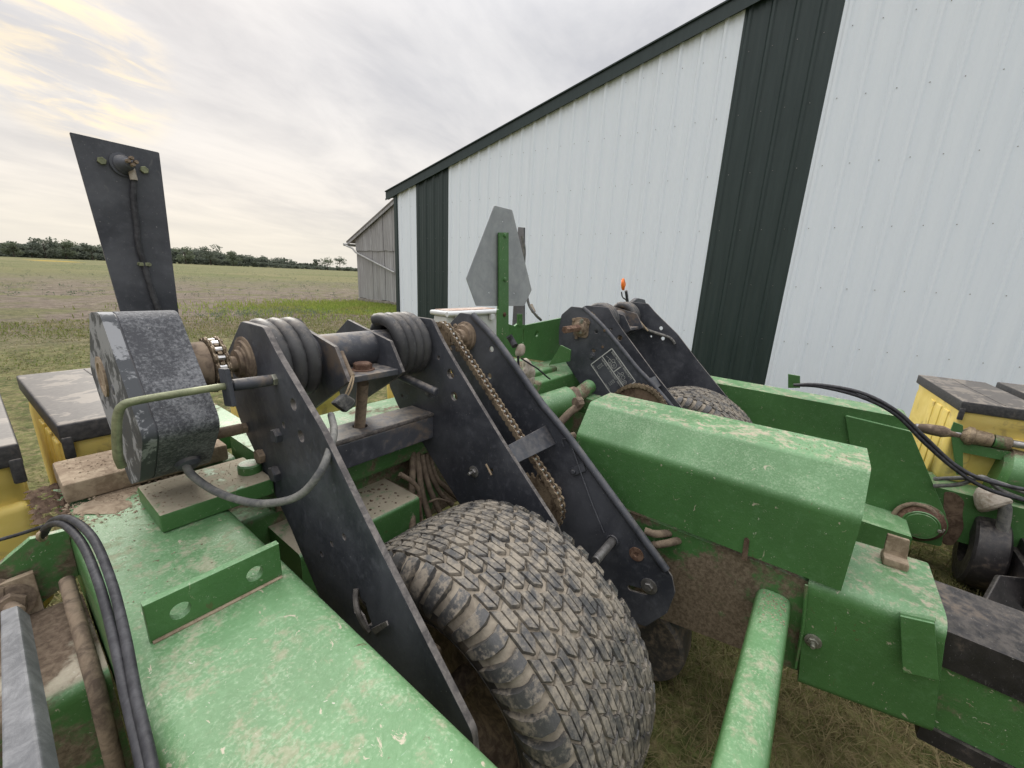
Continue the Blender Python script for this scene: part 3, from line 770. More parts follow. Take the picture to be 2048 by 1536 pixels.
def belt(c1, r1, c2, r2, n=16):
    c1 = Vector(c1); c2 = Vector(c2); d = c2-c1; L = d.length; th = math.atan2(d.y, d.x); b = math.acos((r1-r2)/L); out = []
    for k in range(n+1): a = th+b+(2*math.pi-2*b)*k/n; out.append((c1.x+r1*math.cos(a), c1.y+r1*math.sin(a)))
    for k in range(n+1): a = th-b+2*b*k/n; out.append((c2.x+r2*math.cos(a), c2.y+r2*math.sin(a)))
    return out
def sprocket(name, c, X, r, teeth, mat, parent, th=.008):
    pts = []
    for k in range(teeth):
        a = 2*math.pi*k/teeth; w = 2*math.pi/teeth
        for q, rr in ((-.30, r-.005), (-.12, r+.0075), (.12, r+.0075), (.30, r-.005)): pts.append((c[0]+rr*math.cos(a+q*w), c[1]+rr*math.sin(a+q*w)))
    return plate(name, pts, 'X', X, th, mat, parent, bev=.0012)

# ---- tyre ---------------------------------------------------------------
def tyre_mesh(Rr=.39, W=.345, N=48):
    """carcass with tread blocks and shoulder lugs as real raised rubber; axis = x, centre = origin"""
    hw = W/2
    prof = [(-.118, .205), (-.130, .214), (-.148, .245), (-.1650, .280), (-.1685, .305), (-.1640, .335), (-.1545, .3555), (-.138, .3670), (-.10, .3735), (-.05, .3765),
            (0, .3775)]
    prof = prof+[(-x, r) for x, r in prof[-2::-1]]
    seg = 120; v = []; f = []; mi = []
    n = len(prof)
    for k in range(seg):
        a = 2*math.pi*k/seg
        for x, r in prof: v.append((x, r*math.cos(a), r*math.sin(a)))
    for k in range(seg):
        for i in range(n-1):
            a = k*n+i; b = ((k+1) % seg)*n+i; f.append((a, a+1, b+1, b)); mi.append(1 if 4 <= i <= n-6 else 2)
    L = [0]
    for (x0, r0), (x1, r1) in zip(prof, prof[1:]): L.append(L[-1]+math.hypot(x1-x0, r1-r0))
    mid = L[n//2]
    def surf(t, th, h):                          # t: signed arc length from the crown
        s = t+mid; x = np.interp(s, L, [p[0] for p in prof]); r = np.interp(s, L, [p[1] for p in prof])
        e = .004; x0, r0 = np.interp(s-e, L, [p[0] for p in prof]), np.interp(s-e, L, [p[1] for p in prof]); x1, r1 = np.interp(s+e, L, [p[0] for p in prof]), np.interp(s+e, L, [p[1] for p in prof])
        dx, dr = x1-x0, r1-r0; q = math.hypot(dx, dr) or 1; nx, nr = -dr/q, dx/q
        x += nx*h; r += nr*h; return (x, r*math.cos(th), r*math.sin(th))
    def prismoid(poly, h, taper, m=0):
        cx = sum(p[0] for p in poly)/len(poly); cs = sum(p[1] for p in poly)/len(poly); k = len(v); q = len(poly)
        for t, th in poly: v.append(surf(t, th, -.0015))
        for t, th in poly: v.append(surf(cx+(t-cx)*taper, cs+(th-cs)*taper, h*.72))
        t2 = taper*.90
        for t, th in poly: v.append(surf(cx+(t-cx)*t2, cs+(th-cs)*t2, h))
        for a in range(2):
            for i in range(q): f.append((k+a*q+i, k+a*q+(i+1) % q, k+(a+1)*q+(i+1) % q, k+(a+1)*q+i)); mi.append(m)
        f.append(tuple(range(k+2*q, k+3*q))); mi.append(m)
    r_ = random.Random(2); w = 2*math.pi/N
    rows = 8; tw = .270; rw = tw/rows
    for i in range(rows):
        tc = -tw/2+(i+.5)*rw; off = (i % 2)*.5*w+(i//2)*.13*w; fl = 1 if i % 2 == 0 else -1
        for k in range(N):
            if r_.random() < .0: continue
            c = k*w+off; j = r_.uniform(-.02, .02)*w; h = .0098*r_.uniform(.72, 1.08)
            V0 = .33*w*(1 if i % 2 == 0 else .8)*r_.uniform(.65, 1.3); e0 = r_.uniform(-.03, .03)*w; e1 = r_.uniform(-.04, .04)*w
            for s in (-1, 1):                    # two halves of a chevron block, a fine sipe between
                t0 = tc+s*.0005; t1 = tc+s*rw*(.462+r_.uniform(-.035, .025)); hk = (.10*w if (s*fl) > 0 else 0)
                b0, b1 = -.43*w+j+e0, .45*w+j+e1
                P4 = [(t0, c+b0), (t1, c+b0-V0+hk), (t1, c+b1-V0+hk*.4), (t0, c+b1)]
                prismoid(P4 if s > 0 else P4[::-1], h, .955)
    # shoulder lugs running down the sidewall, bent half way
    for s in (-1, 1):
        for k in range(N):
            c = k*w+(.25*w if s > 0 else .1*w); T = [.137, .150, .166, .184, .207, .236]; bend = [0, .10, .06, -.10, -.34, -.55]; half = [.33, .34, .34, .33, .30, .20]; hh = [.0095, .0135, .0155, .0140, .0105, .002]
            base = len(v)
            for t, b, hf, h in zip(T, bend, half, hh):
                for q in (-1, -.80, .80, 1): v.append(surf(s*t, c+(b+hf*q)*w*(1 if s < 0 else -1)*1.0, h if abs(q) < .9 else -.002))
            m = len(T)
            for i in range(m-1):
                for q in range(3): a = base+i*4+q; f.append((a, a+1, a+5, a+4)); mi.append(3)
            f.append((base, base+1, base+2, base+3)); mi.append(0); a = base+(m-1)*4; f.append((a, a+3, a+2, a+1)); mi.append(2)
    # raised rings and lettering pads on the sidewall
    for s in (-1, 1):
        for r0, r1 in ((.228, .232), (.236, .238)):
            base = len(v)
            for k in range(seg):
                a = 2*math.pi*k/seg
                xx = lambda r: np.interp(r, [p[1] for p in prof[:6]], [abs(p[0]) for p in prof[:6]])
                for r, e in ((r0, .000), (r0+.001, .0022), (r1-.001, .0022), (r1, .000)): v.append((s*(xx(r)+e), r*math.cos(a), r*math.sin(a)))
            for k in range(seg):
                for q in range(3): a = base+k*4+q; b = base+((k+1) % seg)*4+q; f.append((a, a+1, b+1, b)); mi.append(2)
        for g in range(14):
            a0 = .9+g*.075; a0 = a0 if g < 7 else a0+1.6
            base = len(v); xx = lambda r: np.interp(r, [p[1] for p in prof[:6]], [abs(p[0]) for p in prof[:6]])
            for (da, r) in ((0, .246), (.04, .246), (.046, .266), (.006, .266)): v.append((s*(xx(r)+.0026), r*math.cos(a0+da), r*math.sin(a0+da)))
            f.append((base, base+1, base+2, base+3)); mi.append(2)
    me = bpy.data.meshes.new('tyre'); me.from_pydata(v, [], f)
    for m in ('tread', 'groove', 'sidewall', 'lug'): me.materials.append(MAT[m])
    me.polygons.foreach_set('material_index', mi)
    bm = bmesh.new(); bm.from_mesh(me); bmesh.ops.recalc_face_normals(bm, faces=bm.faces); bm.to_mesh(me); bm.free()
    return finish(me, 32)
TYRE = tyre_mesh()
def rim_mesh():
    pr = [(-.118, .206), (-.126, .214), (-.130, .206), (-.118, .196), (-.09, .186), (-.05, .176), (-.03, .150), (-.028, .10), (-.04, .075), (-.045, .05), (-.045, .0005)]
    pr2 = [(.118, .206), (.126, .214), (.130, .206), (.118, .196), (.09, .186), (.02, .178), (-.02, .165)]
    seg = 40; v = []; f = []
    for q in (pr, pr2):
        b = len(v)
        for h, r in q:
            for k in range(seg): a = 2*math.pi*k/seg; v.append((h, r*math.cos(a), r*math.sin(a)))
        for i in range(len(q)-1):
            for k in range(seg): f.append((b+i*seg+k, b+i*seg+(k+1) % seg, b+(i+1)*seg+(k+1) % seg, b+(i+1)*seg+k))
    return mesh('wheel_rim', v, f, 40)
RIM = rim_mesh(); RIM.materials.append(MAT['dusty_steel'])

# ---- frame ---------------------------------------------------------------
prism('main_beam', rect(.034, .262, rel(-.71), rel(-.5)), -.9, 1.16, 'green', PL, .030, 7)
lug = plate('mounting_lug', [(p[0], p[1]) for p in [(.066, rel(-.5)), (.066, rel(-.439)), (.236, rel(-.437)), (.236, rel(-.5))]], 'Y', .644, .013, 'green_clean', PL,
            [(.102, rel(-.472), .0135), (.197, rel(-.471), .0135)], .0015)
tube('weld_bead', [(.068, .636, rel(-.499)), (.15, .6355, rel(-.499)), (.234, .636, rel(-.499))], .003, 'dust', lug, 6, 6)
box('clamp_bar', .142, .343, .915, 1.08, rel(-.499), rel(-.46), 'green_caked', PL, .005)
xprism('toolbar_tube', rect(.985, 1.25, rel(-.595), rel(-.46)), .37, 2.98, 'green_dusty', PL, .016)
box('clamp_block', .045, .34, 1.175, 1.335, rel(-.499), rel(-.455), 'dust', PL, .006)
xprism('rear_toolbar', rect(1.19, 1.33, rel(-.72), rel(-.505)), .036, .36, 'green_muddy', PL, .02)
xprism('lower_tube', rect(.86, 1.06, rel(-.86), rel(-.645)), .36, .71, 'green_caked', PL, .014)
box('lower_tube_cap', .711, .722, .862, 1.058, rel(-.86), rel(-.65), 'mud', PL, .004)
xprism('lower_toolbar', rect(1.03, 1.24, rel(-.88), rel(-.605)), .30, 2.95, 'green_muddy', PL, .014)
xprism('axle_tube', rect(1.28, 1.44, rel(-1.0), rel(-.84)), .30, 2.9, 'green_muddy', PL, .015)
def crumbs(x0, x1, y0, y1, z, n, size, mat, seed):
    r = random.Random(seed); v = []; f = []
    for _ in range(n):
        x, y = r.uniform(x0, x1), r.uniform(y0, y1); s = size*r.uniform(.25, 1)**2+.0006; k = len(v)
        o = [Vector((r.uniform(.6, 1.1)*a, r.uniform(.6, 1.1)*b, r.uniform(.35, .8)*c))*s for a, b, c in ((1, 0, .1), (0, 1, .1), (-1, 0, .1), (0, -1, .1), (0, 0, 1), (0, 0, -.5))]
        v += [Vector((x, y, z))+q for q in o]; f += [(k, k+1, k+4), (k+1, k+2, k+4), (k+2, k+3, k+4), (k+3, k, k+4), (k+1, k, k+5), (k+2, k+1, k+5), (k+3, k+2, k+5), (k, k+3, k+5)]
    o = link('soil_crumbs', mesh('soil_crumbs', v, f, 20), PL, mat); o['kind'] = 'stuff'
lump('dust_layer', P3(.095, 1.12, -.5005), (.05, .055, .004), 'dust', PL, .8, 4, 33)
crumbs(.27, .70, .90, 1.18, rel(-.825), 420, .014, 'mud', 1)
crumbs(.40, .70, .88, 1.04, rel(-.645), 130, .007, 'mud', 2)
crumbs(.04, .25, 1.04, 1.18, rel(-.50), 700, .0045, 'dust', 3)
crumbs(.00, .05, 1.13, 1.32, rel(-.505), 160, .014, 'mud', 4)
crumbs(.05, .25, .72, 1.10, rel(-.4995), 90, .0018, 'dust', 5)
crumbs(.15, .34, .92, 1.07, rel(-.4595), 200, .0018, 'dust', 6)
crumbs(1.20, 1.36, -.13, .55, rel(-.3885), 160, .0020, 'dust', 7)
crumbs(.06, .32, 1.18, 1.33, rel(-.4545), 260, .0024, 'dust', 8)
link('filter_cap', bake(lathe_mesh('filter_cap', [(0, .047), (.012, .05), (.018, .050), (.021, .046), (.030, .046), (.034, .042)], 28), P3(.425, .915, -.775), (0, 0, 1)), PL, 'dusty_steel')
link('grease_cap', bake(lathe_mesh('grease_cap', [(0, .024), (.018, .024), (.022, .021)], 20), P3(.322, .985, -.461), (0, 0, 1)), PL, 'green_dusty')
# left end of the toolbar: gusset, rods, bolts, the bare cast lever
g = plate('end_gusset', [(-.30, rel(-.60)), (-.30, rel(-.54)), (-.052, rel(-.525)), (-.012, rel(-.495)), (.034, rel(-.50)), (.034, rel(-.60)), (-.05, rel(-.645))], 'Y', 1.065, .014, 'green_dusty', PL, bev=.002)
slab('gusset_pad', [P3(-.12, 1.05, -.64), P3(-.018, 1.05, -.645), P3(-.018, 1.05, -.55), P3(-.12, 1.05, -.555)], .012, 'dust', PL)
bolt(P3(-.055, 1.03, -.590), (.2, -1, .2), .022, 'dusty_steel', PL, shank=.035)
bolt(P3(-.070, 1.04, -.565), (.2, -1, .3), .017, 'dusty_steel', PL, 'nut')
slab('cast_lever', [P3(-.062, .98, -.565), P3(-.042, .96, -.555), P3(-.0375, .30, -.475), P3(-.0700, .30, -.475)], .030, 'bare_casting', PL, .004)
xprism('rear_rail', rect(.79, 1.05, rel(-.87), rel(-.625)), -1.2, .030, 'green_mudcake', PL, .03, 6)
box('inner_tray', .264, .80, .90, 1.19, rel(-.845), rel(-.825), 'mud', PL, .003)
tube('brace_rod', [P3(.016, 1.02, -.58), P3(.014, .88, -.61), P3(.012, .775, -.66), P3(.008, .765, -.86)], .011, 'dusty_steel', PL, 6, 12)
box('support_post', -.05, .03, 1.0, 1.08, .1, rel(-.72), 'green_muddy', PL, .006)
# hydraulic hoses looping over the beam
H = [[(88, 1068, 1.02), (105, 1042, .98), (140, 1038, .90), (185, 1075, .80), (222, 1160, .70), (250, 1270, .61), (272, 1390, .53), (295, 1490, .47), (318, 1600, .41)],
     [(80, 1076, 1.03), (96, 1052, .99), (127, 1049, .91), (164, 1087, .81), (198, 1168, .71), (227, 1275, .62), (252, 1392, .54), (276, 1492, .48), (298, 1600, .42)]]
for h in H: tube('hydraulic_hose', [ay(u, v, Y) for u, v, Y in h], .0055, 'hose', PL, 8, 12)
tube('cable_tie', [ay(86+8*math.cos(a)-2, 1072+9*math.sin(a), 1.02+.02*math.cos(a)) for a in np.linspace(0, 6.28, 12)], .0028, 'wire', PL, 3, 6)
tube('thin_cable', [ay(-20, 1085, 1.15), ay(40, 1068, 1.12), ay(88, 1052, 1.08)], .0035, 'hose', PL, 6, 8)

# ---- gearbox with its strap ----------------------------------------------
gp = [(1.0, rel(-.092)), (.845, rel(-.283)), (.945, rel(-.395)), (1.05, rel(-.44)), (1.17, rel(-.33)), (1.245, rel(-.235)), (1.10, rel(-.100))]
gb = xprism('gearbox', gp, .152, .240, 'casting', PL, [.028, .026, .02, .02, .03, .02, .03], 5)
def grow(pp, k):
    cx = sum(p[0] for p in pp)/len(pp); cz = sum(p[1] for p in pp)/len(pp); return [(cx+(p[0]-cx)*k, cz+(p[1]-cz)*k) for p in pp]
xprism('gearbox_seam', grow(gp, .985), .1492, .1525, 'black', gb, .02)
xprism('gearbox_cover', gp, .130, .149, 'casting_plate', gb, .02, 4)
link('bearing_seat', bake(lathe_mesh('bearing_seat', [(0, .040), (.004, .040), (.0042, .028), (.0015, .027), (.0013, .019), (.003, .018), (.003, .001)], 24), (.1305, 1.10, rel(-.225)), (-1, 0, 0)), gb, 'dust')
link('drain_hole', bake(lathe_mesh('drain_hole', [(0, .010), (.0015, .009), (.0016, .001)], 14), (.1302, 1.02, rel(-.235)), (-1, 0, 0)), gb, 'black')
link('cable_boss', bake(lathe_mesh('cable_boss', [(0, .024), (.012, .024), (.03, .020), (.036, .012)], 16), ay(366, 905, .945), (.05, -.75, -.65)), gb, 'black_dusty')
tube('strap_rod', [ (.104, .885, rel(-.335)), (.101, .875, rel(-.31)), (.1055, .866, rel(-.26)), (.110, .862, rel(-.238)), (.116, .859, rel(-.226)), (.130, .857, rel(-.221)), (.19, .857, rel(-.2195)), (.262, .858, rel(-.2195))], .0066, 'zinc_green', gb, 8, 12)
slab('strap_plate', [(.257, .835, rel(-.255)), (.257, .875, rel(-.262)), (.257, .883, rel(-.19)), (.257, .848, rel(-.185))], .009, 'black', gb)
rod('spacer_tube', (.268, .857, rel(-.2200)), (.337, .857, rel(-.2215)), .0115, 'black_dusty', gb)
bolt((.347, .857, rel(-.2215)), (-1, 0, 0), .0125, 'zinc', gb, washer=0, h=.010)
rod('spacer_tube', (.225, 1.045, rel(-.372)), (.335, 1.045, rel(-.375)), .0125, 'dusty_steel', gb)
bolt((.347, 1.045, rel(-.375)), (-1, 0, 0), .0135, 'dusty_steel', gb, washer=0, h=.012)
# drive shaft from the gearbox to the arm, with a short chain
sh = link('drive_hub', bake(lathe_mesh('drive_hub', [(0, .048), (.030, .050), (.034, .044), (.036, .030), (.045, .030)], 28), (.241, PY, PZ+.004), (1, 0, 0)), PL, 'dusty_steel')
sprocket('sprocket', (PY, PZ+.004), .287, .046, 15, 'chain', sh)
chain([(PY+.049*math.cos(a), PZ+.004+.049*math.sin(a)) for a in np.linspace(R(20), R(380), 48, endpoint=False)], .287, PL, True)
link('shaft_collar', bake(lathe_mesh('shaft_collar', [(0, .018), (.012, .018), (.0125, .028), (.018, .029), (.0185, .017), (.032, .017), (.0325, .030), (.040, .030), (.041, .036), (.046, .040), (.052, .044)], 24), (.293, PY, PZ), (1, 0, 0)), sh, 'dusty_steel')
bolt((.322, .962, PZ-.035), (-.4, -1, .1), .009, 'dusty_steel', sh, washer=0)

# ---- wheel arms (the far one mirrors the near one) -------------------------
X1, X2, X3, XM = .351, .826, 1.044, 1.437
p1 = yz([(488, 642), (532, 653), (564, 714), (649, 858), (740, 1045), (950, 1460)], X1)+[(.285, rel(-.80)), (.30, rel(-.93)), (.40, rel(-1.02)), (.56, rel(-1.0)), (.66, rel(-.86))]+yz([(640, 1180), (585, 1050), (529, 931), (488, 846), (469, 790), (460, 705)], X1)
p2 = yz([(803, 638), (809, 630), (866, 638), (885, 678), (910, 722), (1010, 887), (1112, 1045)], X2)+[(.36, rel(-.76)), (.31, rel(-.93)), (.42, rel(-1.02)), (.60, rel(-.98)), (.72, rel(-.82))]+yz([(930, 1020), (845, 880), (799, 812), (781, 770), (785, 680)], X2)
p3 = yz([(900, 648), (921, 625), (943, 628), (959, 635), (993, 678), (1040, 741), (1089, 810), (1138, 870), (1345, 1152), (1351, 1185), (1335, 1225), (1292, 1252)], X3)+[(.36, rel(-1.0)), (.52, rel(-.96)), (.84, rel(-.62)), (1.03, rel(-.42)), (1.085, rel(-.32)), (1.09, rel(-.24))]
# damaged knock-out: a torn opening in the near arm plate
def torn(u, v, X):
    c = ax(u, v, X); r = random.Random(4); out = []
    for k in range(11):
        a = 2*math.pi*k/11; q = (.024 if k % 2 else .032)*r.uniform(.8, 1.2); out.append((c.y+q*math.cos(a)*.95, c.z+q*math.sin(a)*1.25))
    return out
def hole(u, v, X, r): p = ax(u, v, X); return (p.y, p.z, r)
def slot(c, d, l, r):
    n = 6; c = Vector(c); d = Vector(d).normalized(); e = Vector((-d.y, d.x)); out = []
    for s in (1, -1):
        for k in range(n+1): a = -math.pi/2+math.pi*k/n; q = c+d*(s*l/2)+(d*math.cos(a)+e*math.sin(a))*r*s; out.append(tuple(q))
    return out
def flange_path(pp): return [Vector((0, p[0], p[1])) for p in pp]
def wheel_module(near):
    mx = (lambda x: x) if near else (lambda x: 2*XM-x)
    sg = 1 if near else -1
    h1 = [hole(593, 808, X1, .0135), hole(573, 849, X1, .008), hole(608, 871, X1, .0135), hole(694, 1071, X1, .0085), hole(669, 1085, X1, .0075), hole(649, 1106, X1, .0075), torn(728, 1216, X1)]
    a1 = plate('arm_side_plate', p1, 'X', mx(X1), .0125, 'black', PL, h1 if near else h1[:3], .0018, .010)
    h2 = [hole(880, 715, X2, .008), hole(904, 747, X2, .0165), hole(911, 792, X2, .0150), hole(807, 791, X2, .008), slot((ax(984, 940, X2).y, ax(984, 940, X2).z), (1, -.8), .012, .0045)]
    a2 = plate('arm_side_plate', p2, 'X', mx(X2), .0125, 'black', PL, h2, .0018, .010)
    c4 = ax(1276, 1179, X3)
    h3 = [hole(984, 698, X3, .0115), hole(980, 752, X3, .0115), hole(1273, 1108, X3, .007), slot((c4.y, c4.z), (1, -.25), .045, .008)]
    a3 = plate('chain_guard_plate', p3, 'X', mx(X3), .0075, 'black', PL, h3, .002, .007)
    # rolled outer edge of the guard plate
    rim = [Vector((mx(X3)-sg*.012, p[0], p[1])) for p in yz([(950, 632), (993, 678), (1040, 741), (1089, 810), (1138, 870), (1240, 1008), (1338, 1142)], X3)]
    tube('rolled_edge', [q+Vector((sg*.007, .006, .003)) for q in rim], .0115, 'black', a3, 5, 10)
    # wheel
    ty = link('tyre', TYRE, PL); ty.matrix_basis = Matrix.Translation((mx(.598), .497, rel(-.918))) @ Matrix.Rotation(.04 if near else .7, 4, 'X') @ Matrix.Diagonal((1, .975, .975, 1))
    rm = link('wheel_rim', RIM, PL); rm.matrix_basis = Matrix.Translation((mx(.598), .497, rel(-.918))) @ (Matrix.Identity(4) if near else Matrix.Rotation(math.pi, 4, 'Z'))
    rod('axle', (mx(X1)-sg*.02, .505, rel(-.902)), (mx(X2)+sg*.02, .505, rel(-.902)), .028, 'dusty_steel', PL)
    box('hub_arm', min(mx(.40), mx(.44)), max(mx(.40), mx(.44)), .47, .54, rel(-.96), rel(-.70), 'dusty_steel', PL, .006)
    # torsion springs
    def spring(x0, x1, turns, r0, name='torsion_spring'):
        pts = []; n = int(turns*22)
        for k in range(n+1):
            a = sg*2*math.pi*turns*k/n+1.2; x = x0+(x1-x0)*k/n
            pts.append(Vector((mx(x), PY+r0*math.cos(a), PZ+r0*math.sin(a))))
        v, f = tube_geo(pts, .0180, 12); return link(name, mesh(name, v, f, 60), PL, 'spring')
    spring(.382, .478, 3.0, .078); spring(.700, .800, 3.6, .078)
    rod('pivot_tube', (mx(.36), PY, PZ), (mx(.80), PY, PZ), .048, 'black_dusty', PL, 32)
    # spring tail rod and stop bolt in front of the inner plate
    rod('spring_tail', (mx(.742), .985, rel(-.300)), (mx(.772), ax(873, 785, .772).y, ax(873, 785, .772).z), .0125, 'black_dusty', PL)
    bolt((mx(.79), .905, rel(-.345)), (-sg*.5, -1, 0), .014, 'black_dusty', PL, washer=0, h=.03)
    # middle bracket: two cheeks, shelf, adjusting screw
    bA = plate('bracket_cheek', yz([(592, 645), (673, 693), (700, 763), (694, 768), (626, 820)], .5)+[(1.10, rel(-.34)), (1.16, rel(-.22))], 'X', mx(.500), .010, 'black_dusty', PL, bev=.0015)
    bB = plate('bracket_cheek', yz([(698, 639), (783, 682), (808, 744), (800, 752), (693, 823)], .66)+[(1.18, rel(-.36)), (1.22, rel(-.22))], 'X', mx(.660), .010, 'black_dusty', PL, bev=.0015)
    shf = box('bracket_shelf', min(mx(.506), mx(.654)), max(mx(.506), mx(.654)), .868, .99, rel(-.263), rel(-.248), 'black_dusty', PL, .002)
    bx, by = .583, .922
    bolt((mx(bx), by, rel(-.248)), (0, 0, 1), .0235, 'rusty', shf, washer=1.25, h=.019)
    pr = []; z0, z1 = rel(-.60), rel(-.262); k = 0; z = z0
    while z < z1: pr += [(z-z0, .0125), (z-z0+.0022, .0148)]; z += .0044
    link('adjusting_screw', bake(lathe_mesh('adjusting_screw', pr, 16), (mx(bx+.036), 1.042, z0), (-sg*.036, -.122, .338)), PL, 'dusty_steel')
    if near: lump('chaff', P3(.527, .945, -.245), (.022, .05, .018), 'chaff', shf, .5, 3, 3)
    # cross channel tied between both side plates
    xa, xb = sorted((mx(.358), mx(.819)))
    ch = plate('cross_channel', [(xa, .918), (xb, .918), (xb, 1.022), (xa, 1.022)], 'Z', rel(-.4265), .013, 'black_dusty', PL, [(mx(.600), .975, .0235)], .004)
    box('channel_flange', xa, xb, .918, .931, rel(-.505), rel(-.4335), 'black_dusty', ch, .004)
    box('channel_flange', xa, xb, 1.009, 1.022, rel(-.505), rel(-.4335), 'black_dusty', ch, .004)
    # chain drive between inner plate and guard
    xc = mx(.930)
    ca = (PY, PZ); cb = (ax(1072, 1005, .93).y, ax(1072, 1005, .93).z)
    sprocket('sprocket', ca, xc, .047, 15, 'chain', PL); sprocket('sprocket', cb, xc, .085, 28, 'chain', PL)
    chain(belt(ca, .050, cb, .088), xc, PL, True)
    rod('drive_shaft', (mx(.80), PY, PZ), (mx(1.05), PY, PZ), .0165, 'dusty_steel', PL)
    link('bearing_flange', bake(lathe_mesh('bearing_flange', [(0, .026), (.020, .026), (.021, .040), (.030, .043), (.032, .050), (.042, .053)], 26), (mx(1.001), PY, PZ), (sg, 0, 0)), a3, 'dusty_steel')
    rod('lower_shaft', (mx(.80), cb[0], cb[1]), (mx(1.06), cb[0], cb[1]), .016, 'dusty_steel', PL)
    for k in range(5 if near else 0):
        a = 2*math.pi*k/5+.5; bolt((mx(.985), PY+.042*math.cos(a), PZ+.042*math.sin(a)), (-sg, 0, 0), .008, 'dusty_steel', a3, washer=0)
    # strap over the chain run
    q = [ax(1017, 890, .836), ax(1092, 850, 1.038), ax(1112, 888, 1.038), ax(1035, 926, .836)]
    slab('chain_strap', [(mx(p.x), p.y, p.z) for p in q], .004*(1 if near else -1), 'black', PL)
    # bolts on the plates
    if near:
        for u, v, r, m in ((558, 870, .0165, 'black_dusty'), (555, 946, .0185, 'black'), (525, 911, .0175, 'dusty_steel')):
            bolt(ax(u, v, X1-.0065), (-1, 0, 0), r, m, a1, washer=0)
        link('pivot_boss', bake(lathe_mesh('pivot_boss', [(0, .058), (.003, .058), (.004, .050), (.008, .048), (.009, .03)], 28), (X1-.006, PY, PZ), (-1, 0, 0)), a1, 'dusty_steel')
        bolt(ax(948, 943, X2-.0065), (-1, 0, 0), .0115, 'steel', a2, shank=.012)
        bolt(ax(940, 683, X3-.004), (-1, 0, 0), .0135, 'black', a3, washer=1.2)
        bolt(ax(1298, 1172, X3-.004), (-1, 0, 0), .0125, 'steel', a3, washer=1.9)
        link('washer', bake(lathe_mesh('washer', [(0, .021), (.002, .0215), (.0035, .0205), (.0036, .0075), (.001, .0065), (.001, .002)], 22), ax(1273, 1108, X3-.004), (-1, 0, 0)), a3, 'rusty')
        bolt(ax(1118, 978, X3-.004), (-1, 0, 0), .011, 'dusty_steel', a3, washer=0)
        tube('torn_lip', [ax(u, v, x_) for u, v, x_ in ((712, 1178, X1-.010), (711, 1200, X1-.016), (716, 1225, X1-.020), (728, 1250, X1-.014), (738, 1262, X1-.008))], .005, 'worn_edge', a1, 5, 7)
        slab('torn_lip', [ax(742, 1258, X1-.012), ax(772, 1243, X1-.018), ax(775, 1252, X1-.020), ax(750, 1270, X1-.010)], .003, 'worn_edge', a1, .0006)
        # spring pin with wire handle and its clip
        e = ax(1228, 1078, X3-.004)
        rod('spring_pin', e, e+Vector((-.12, .0, -.004)), .0125, 'steel', a3)
        tube('wire_handle', [ax(u, v, X3-.012) for u, v in ((1127, 893), (1124, 880), (1133, 878), (1142, 890), (1152, 918), (1165, 955), (1185, 1010), (1208, 1066))], .0022, 'black', a3, 6, 6)
        tube('wire_loop', [e+Vector((-.012, .0165*math.cos(a), .0165*math.sin(a))) for a in np.linspace(0, 6.28, 14)], .0024, 'black', a3, 3, 6)
        slab('wire_clip', [ax(1139, 938, X3-.01), ax(1166, 926, X3-.01), ax(1171, 942, X3-.01), ax(1145, 953, X3-.01)], .004, 'black', a3, .0008)
        bolt(ax(1147, 943, X3-.012), (-1, 0, 0), .007, 'black', a3, washer=0)
        tube('zip_tie', [ax(u, v, X2-.02) for u, v in ((972, 928), (978, 940), (983, 950))], .0025, 'wire', a2, 3, 5)
    else:
        xo = mx(X3)-.004
        # bearing, hexagon shaft and locking collar on the outer face of the far guard
        c = ax(1163, 655, xo)
        fl = plate('bearing_flange', [(c.y+.062*math.cos(R(a)), c.z+.066*math.sin(R(a))) for a in (48, 132, 228, 312)], 'X', xo-.003, .006, 'dusty_steel', a3, rnd=.02)
        link('bearing_cup', bake(lathe_mesh('bearing_cup', [(0, .040), (.010, .038), (.014, .028), (.03, .026), (.032, .019)], 24), (xo-.006, c.y, c.z), (-1, 0, 0)), a3, 'dusty_steel')
        link('hexagon_shaft', bake(lathe_mesh('hexagon_shaft', [(0, .0185), (.155, .0185), (.160, .0165)], 6), (xo-.004, c.y, c.z), (-1, 0, 0), .3), a3, 'rusty')
        for s in (-1, 1): bolt((xo-.03, c.y-.01, c.z+.025*s), (0, -.3, 1), .009, 'zinc', a3, washer=0, h=.02)
        for dy, dz in ((.043, .036), (-.04, .03), (.02, -.052)): bolt((xo-.006, c.y+dy, c.z+dz), (-1, 0, 0), .009, 'dusty_steel', a3, washer=0)
        # large lower sprocket with its chain outside the guard
        c2 = (.615, rel(-.585)); sprocket('sprocket', c2, xo-.03, .128, 42, 'mud', PL); rod('lower_shaft', (xo-.08, *c2), (xo+.02, *c2), .018, 'dusty_steel', PL)
        chain([(c2[0]+.132*math.cos(a), c2[1]+.132*math.sin(a)) for a in np.linspace(0, 2*math.pi, 60, endpoint=False)], xo-.03, PL, True)
        for u, v, r in ((1209, 661, .007), (1205, 694, .007), (1272, 773, .009)): link('hole_plug', bake(lathe_mesh('hole_plug', [(0, r), (.001, r*.9), (.0012, .0005)], 12), ax(u, v, xo-.001), (-1, 0, 0)), a3, 'mud')
        bolt(ax(1184, 712, xo), (-1, 0, 0), .012, 'black', a3)
        decal(xo-.0005, a3)
    return a1, a2, a3
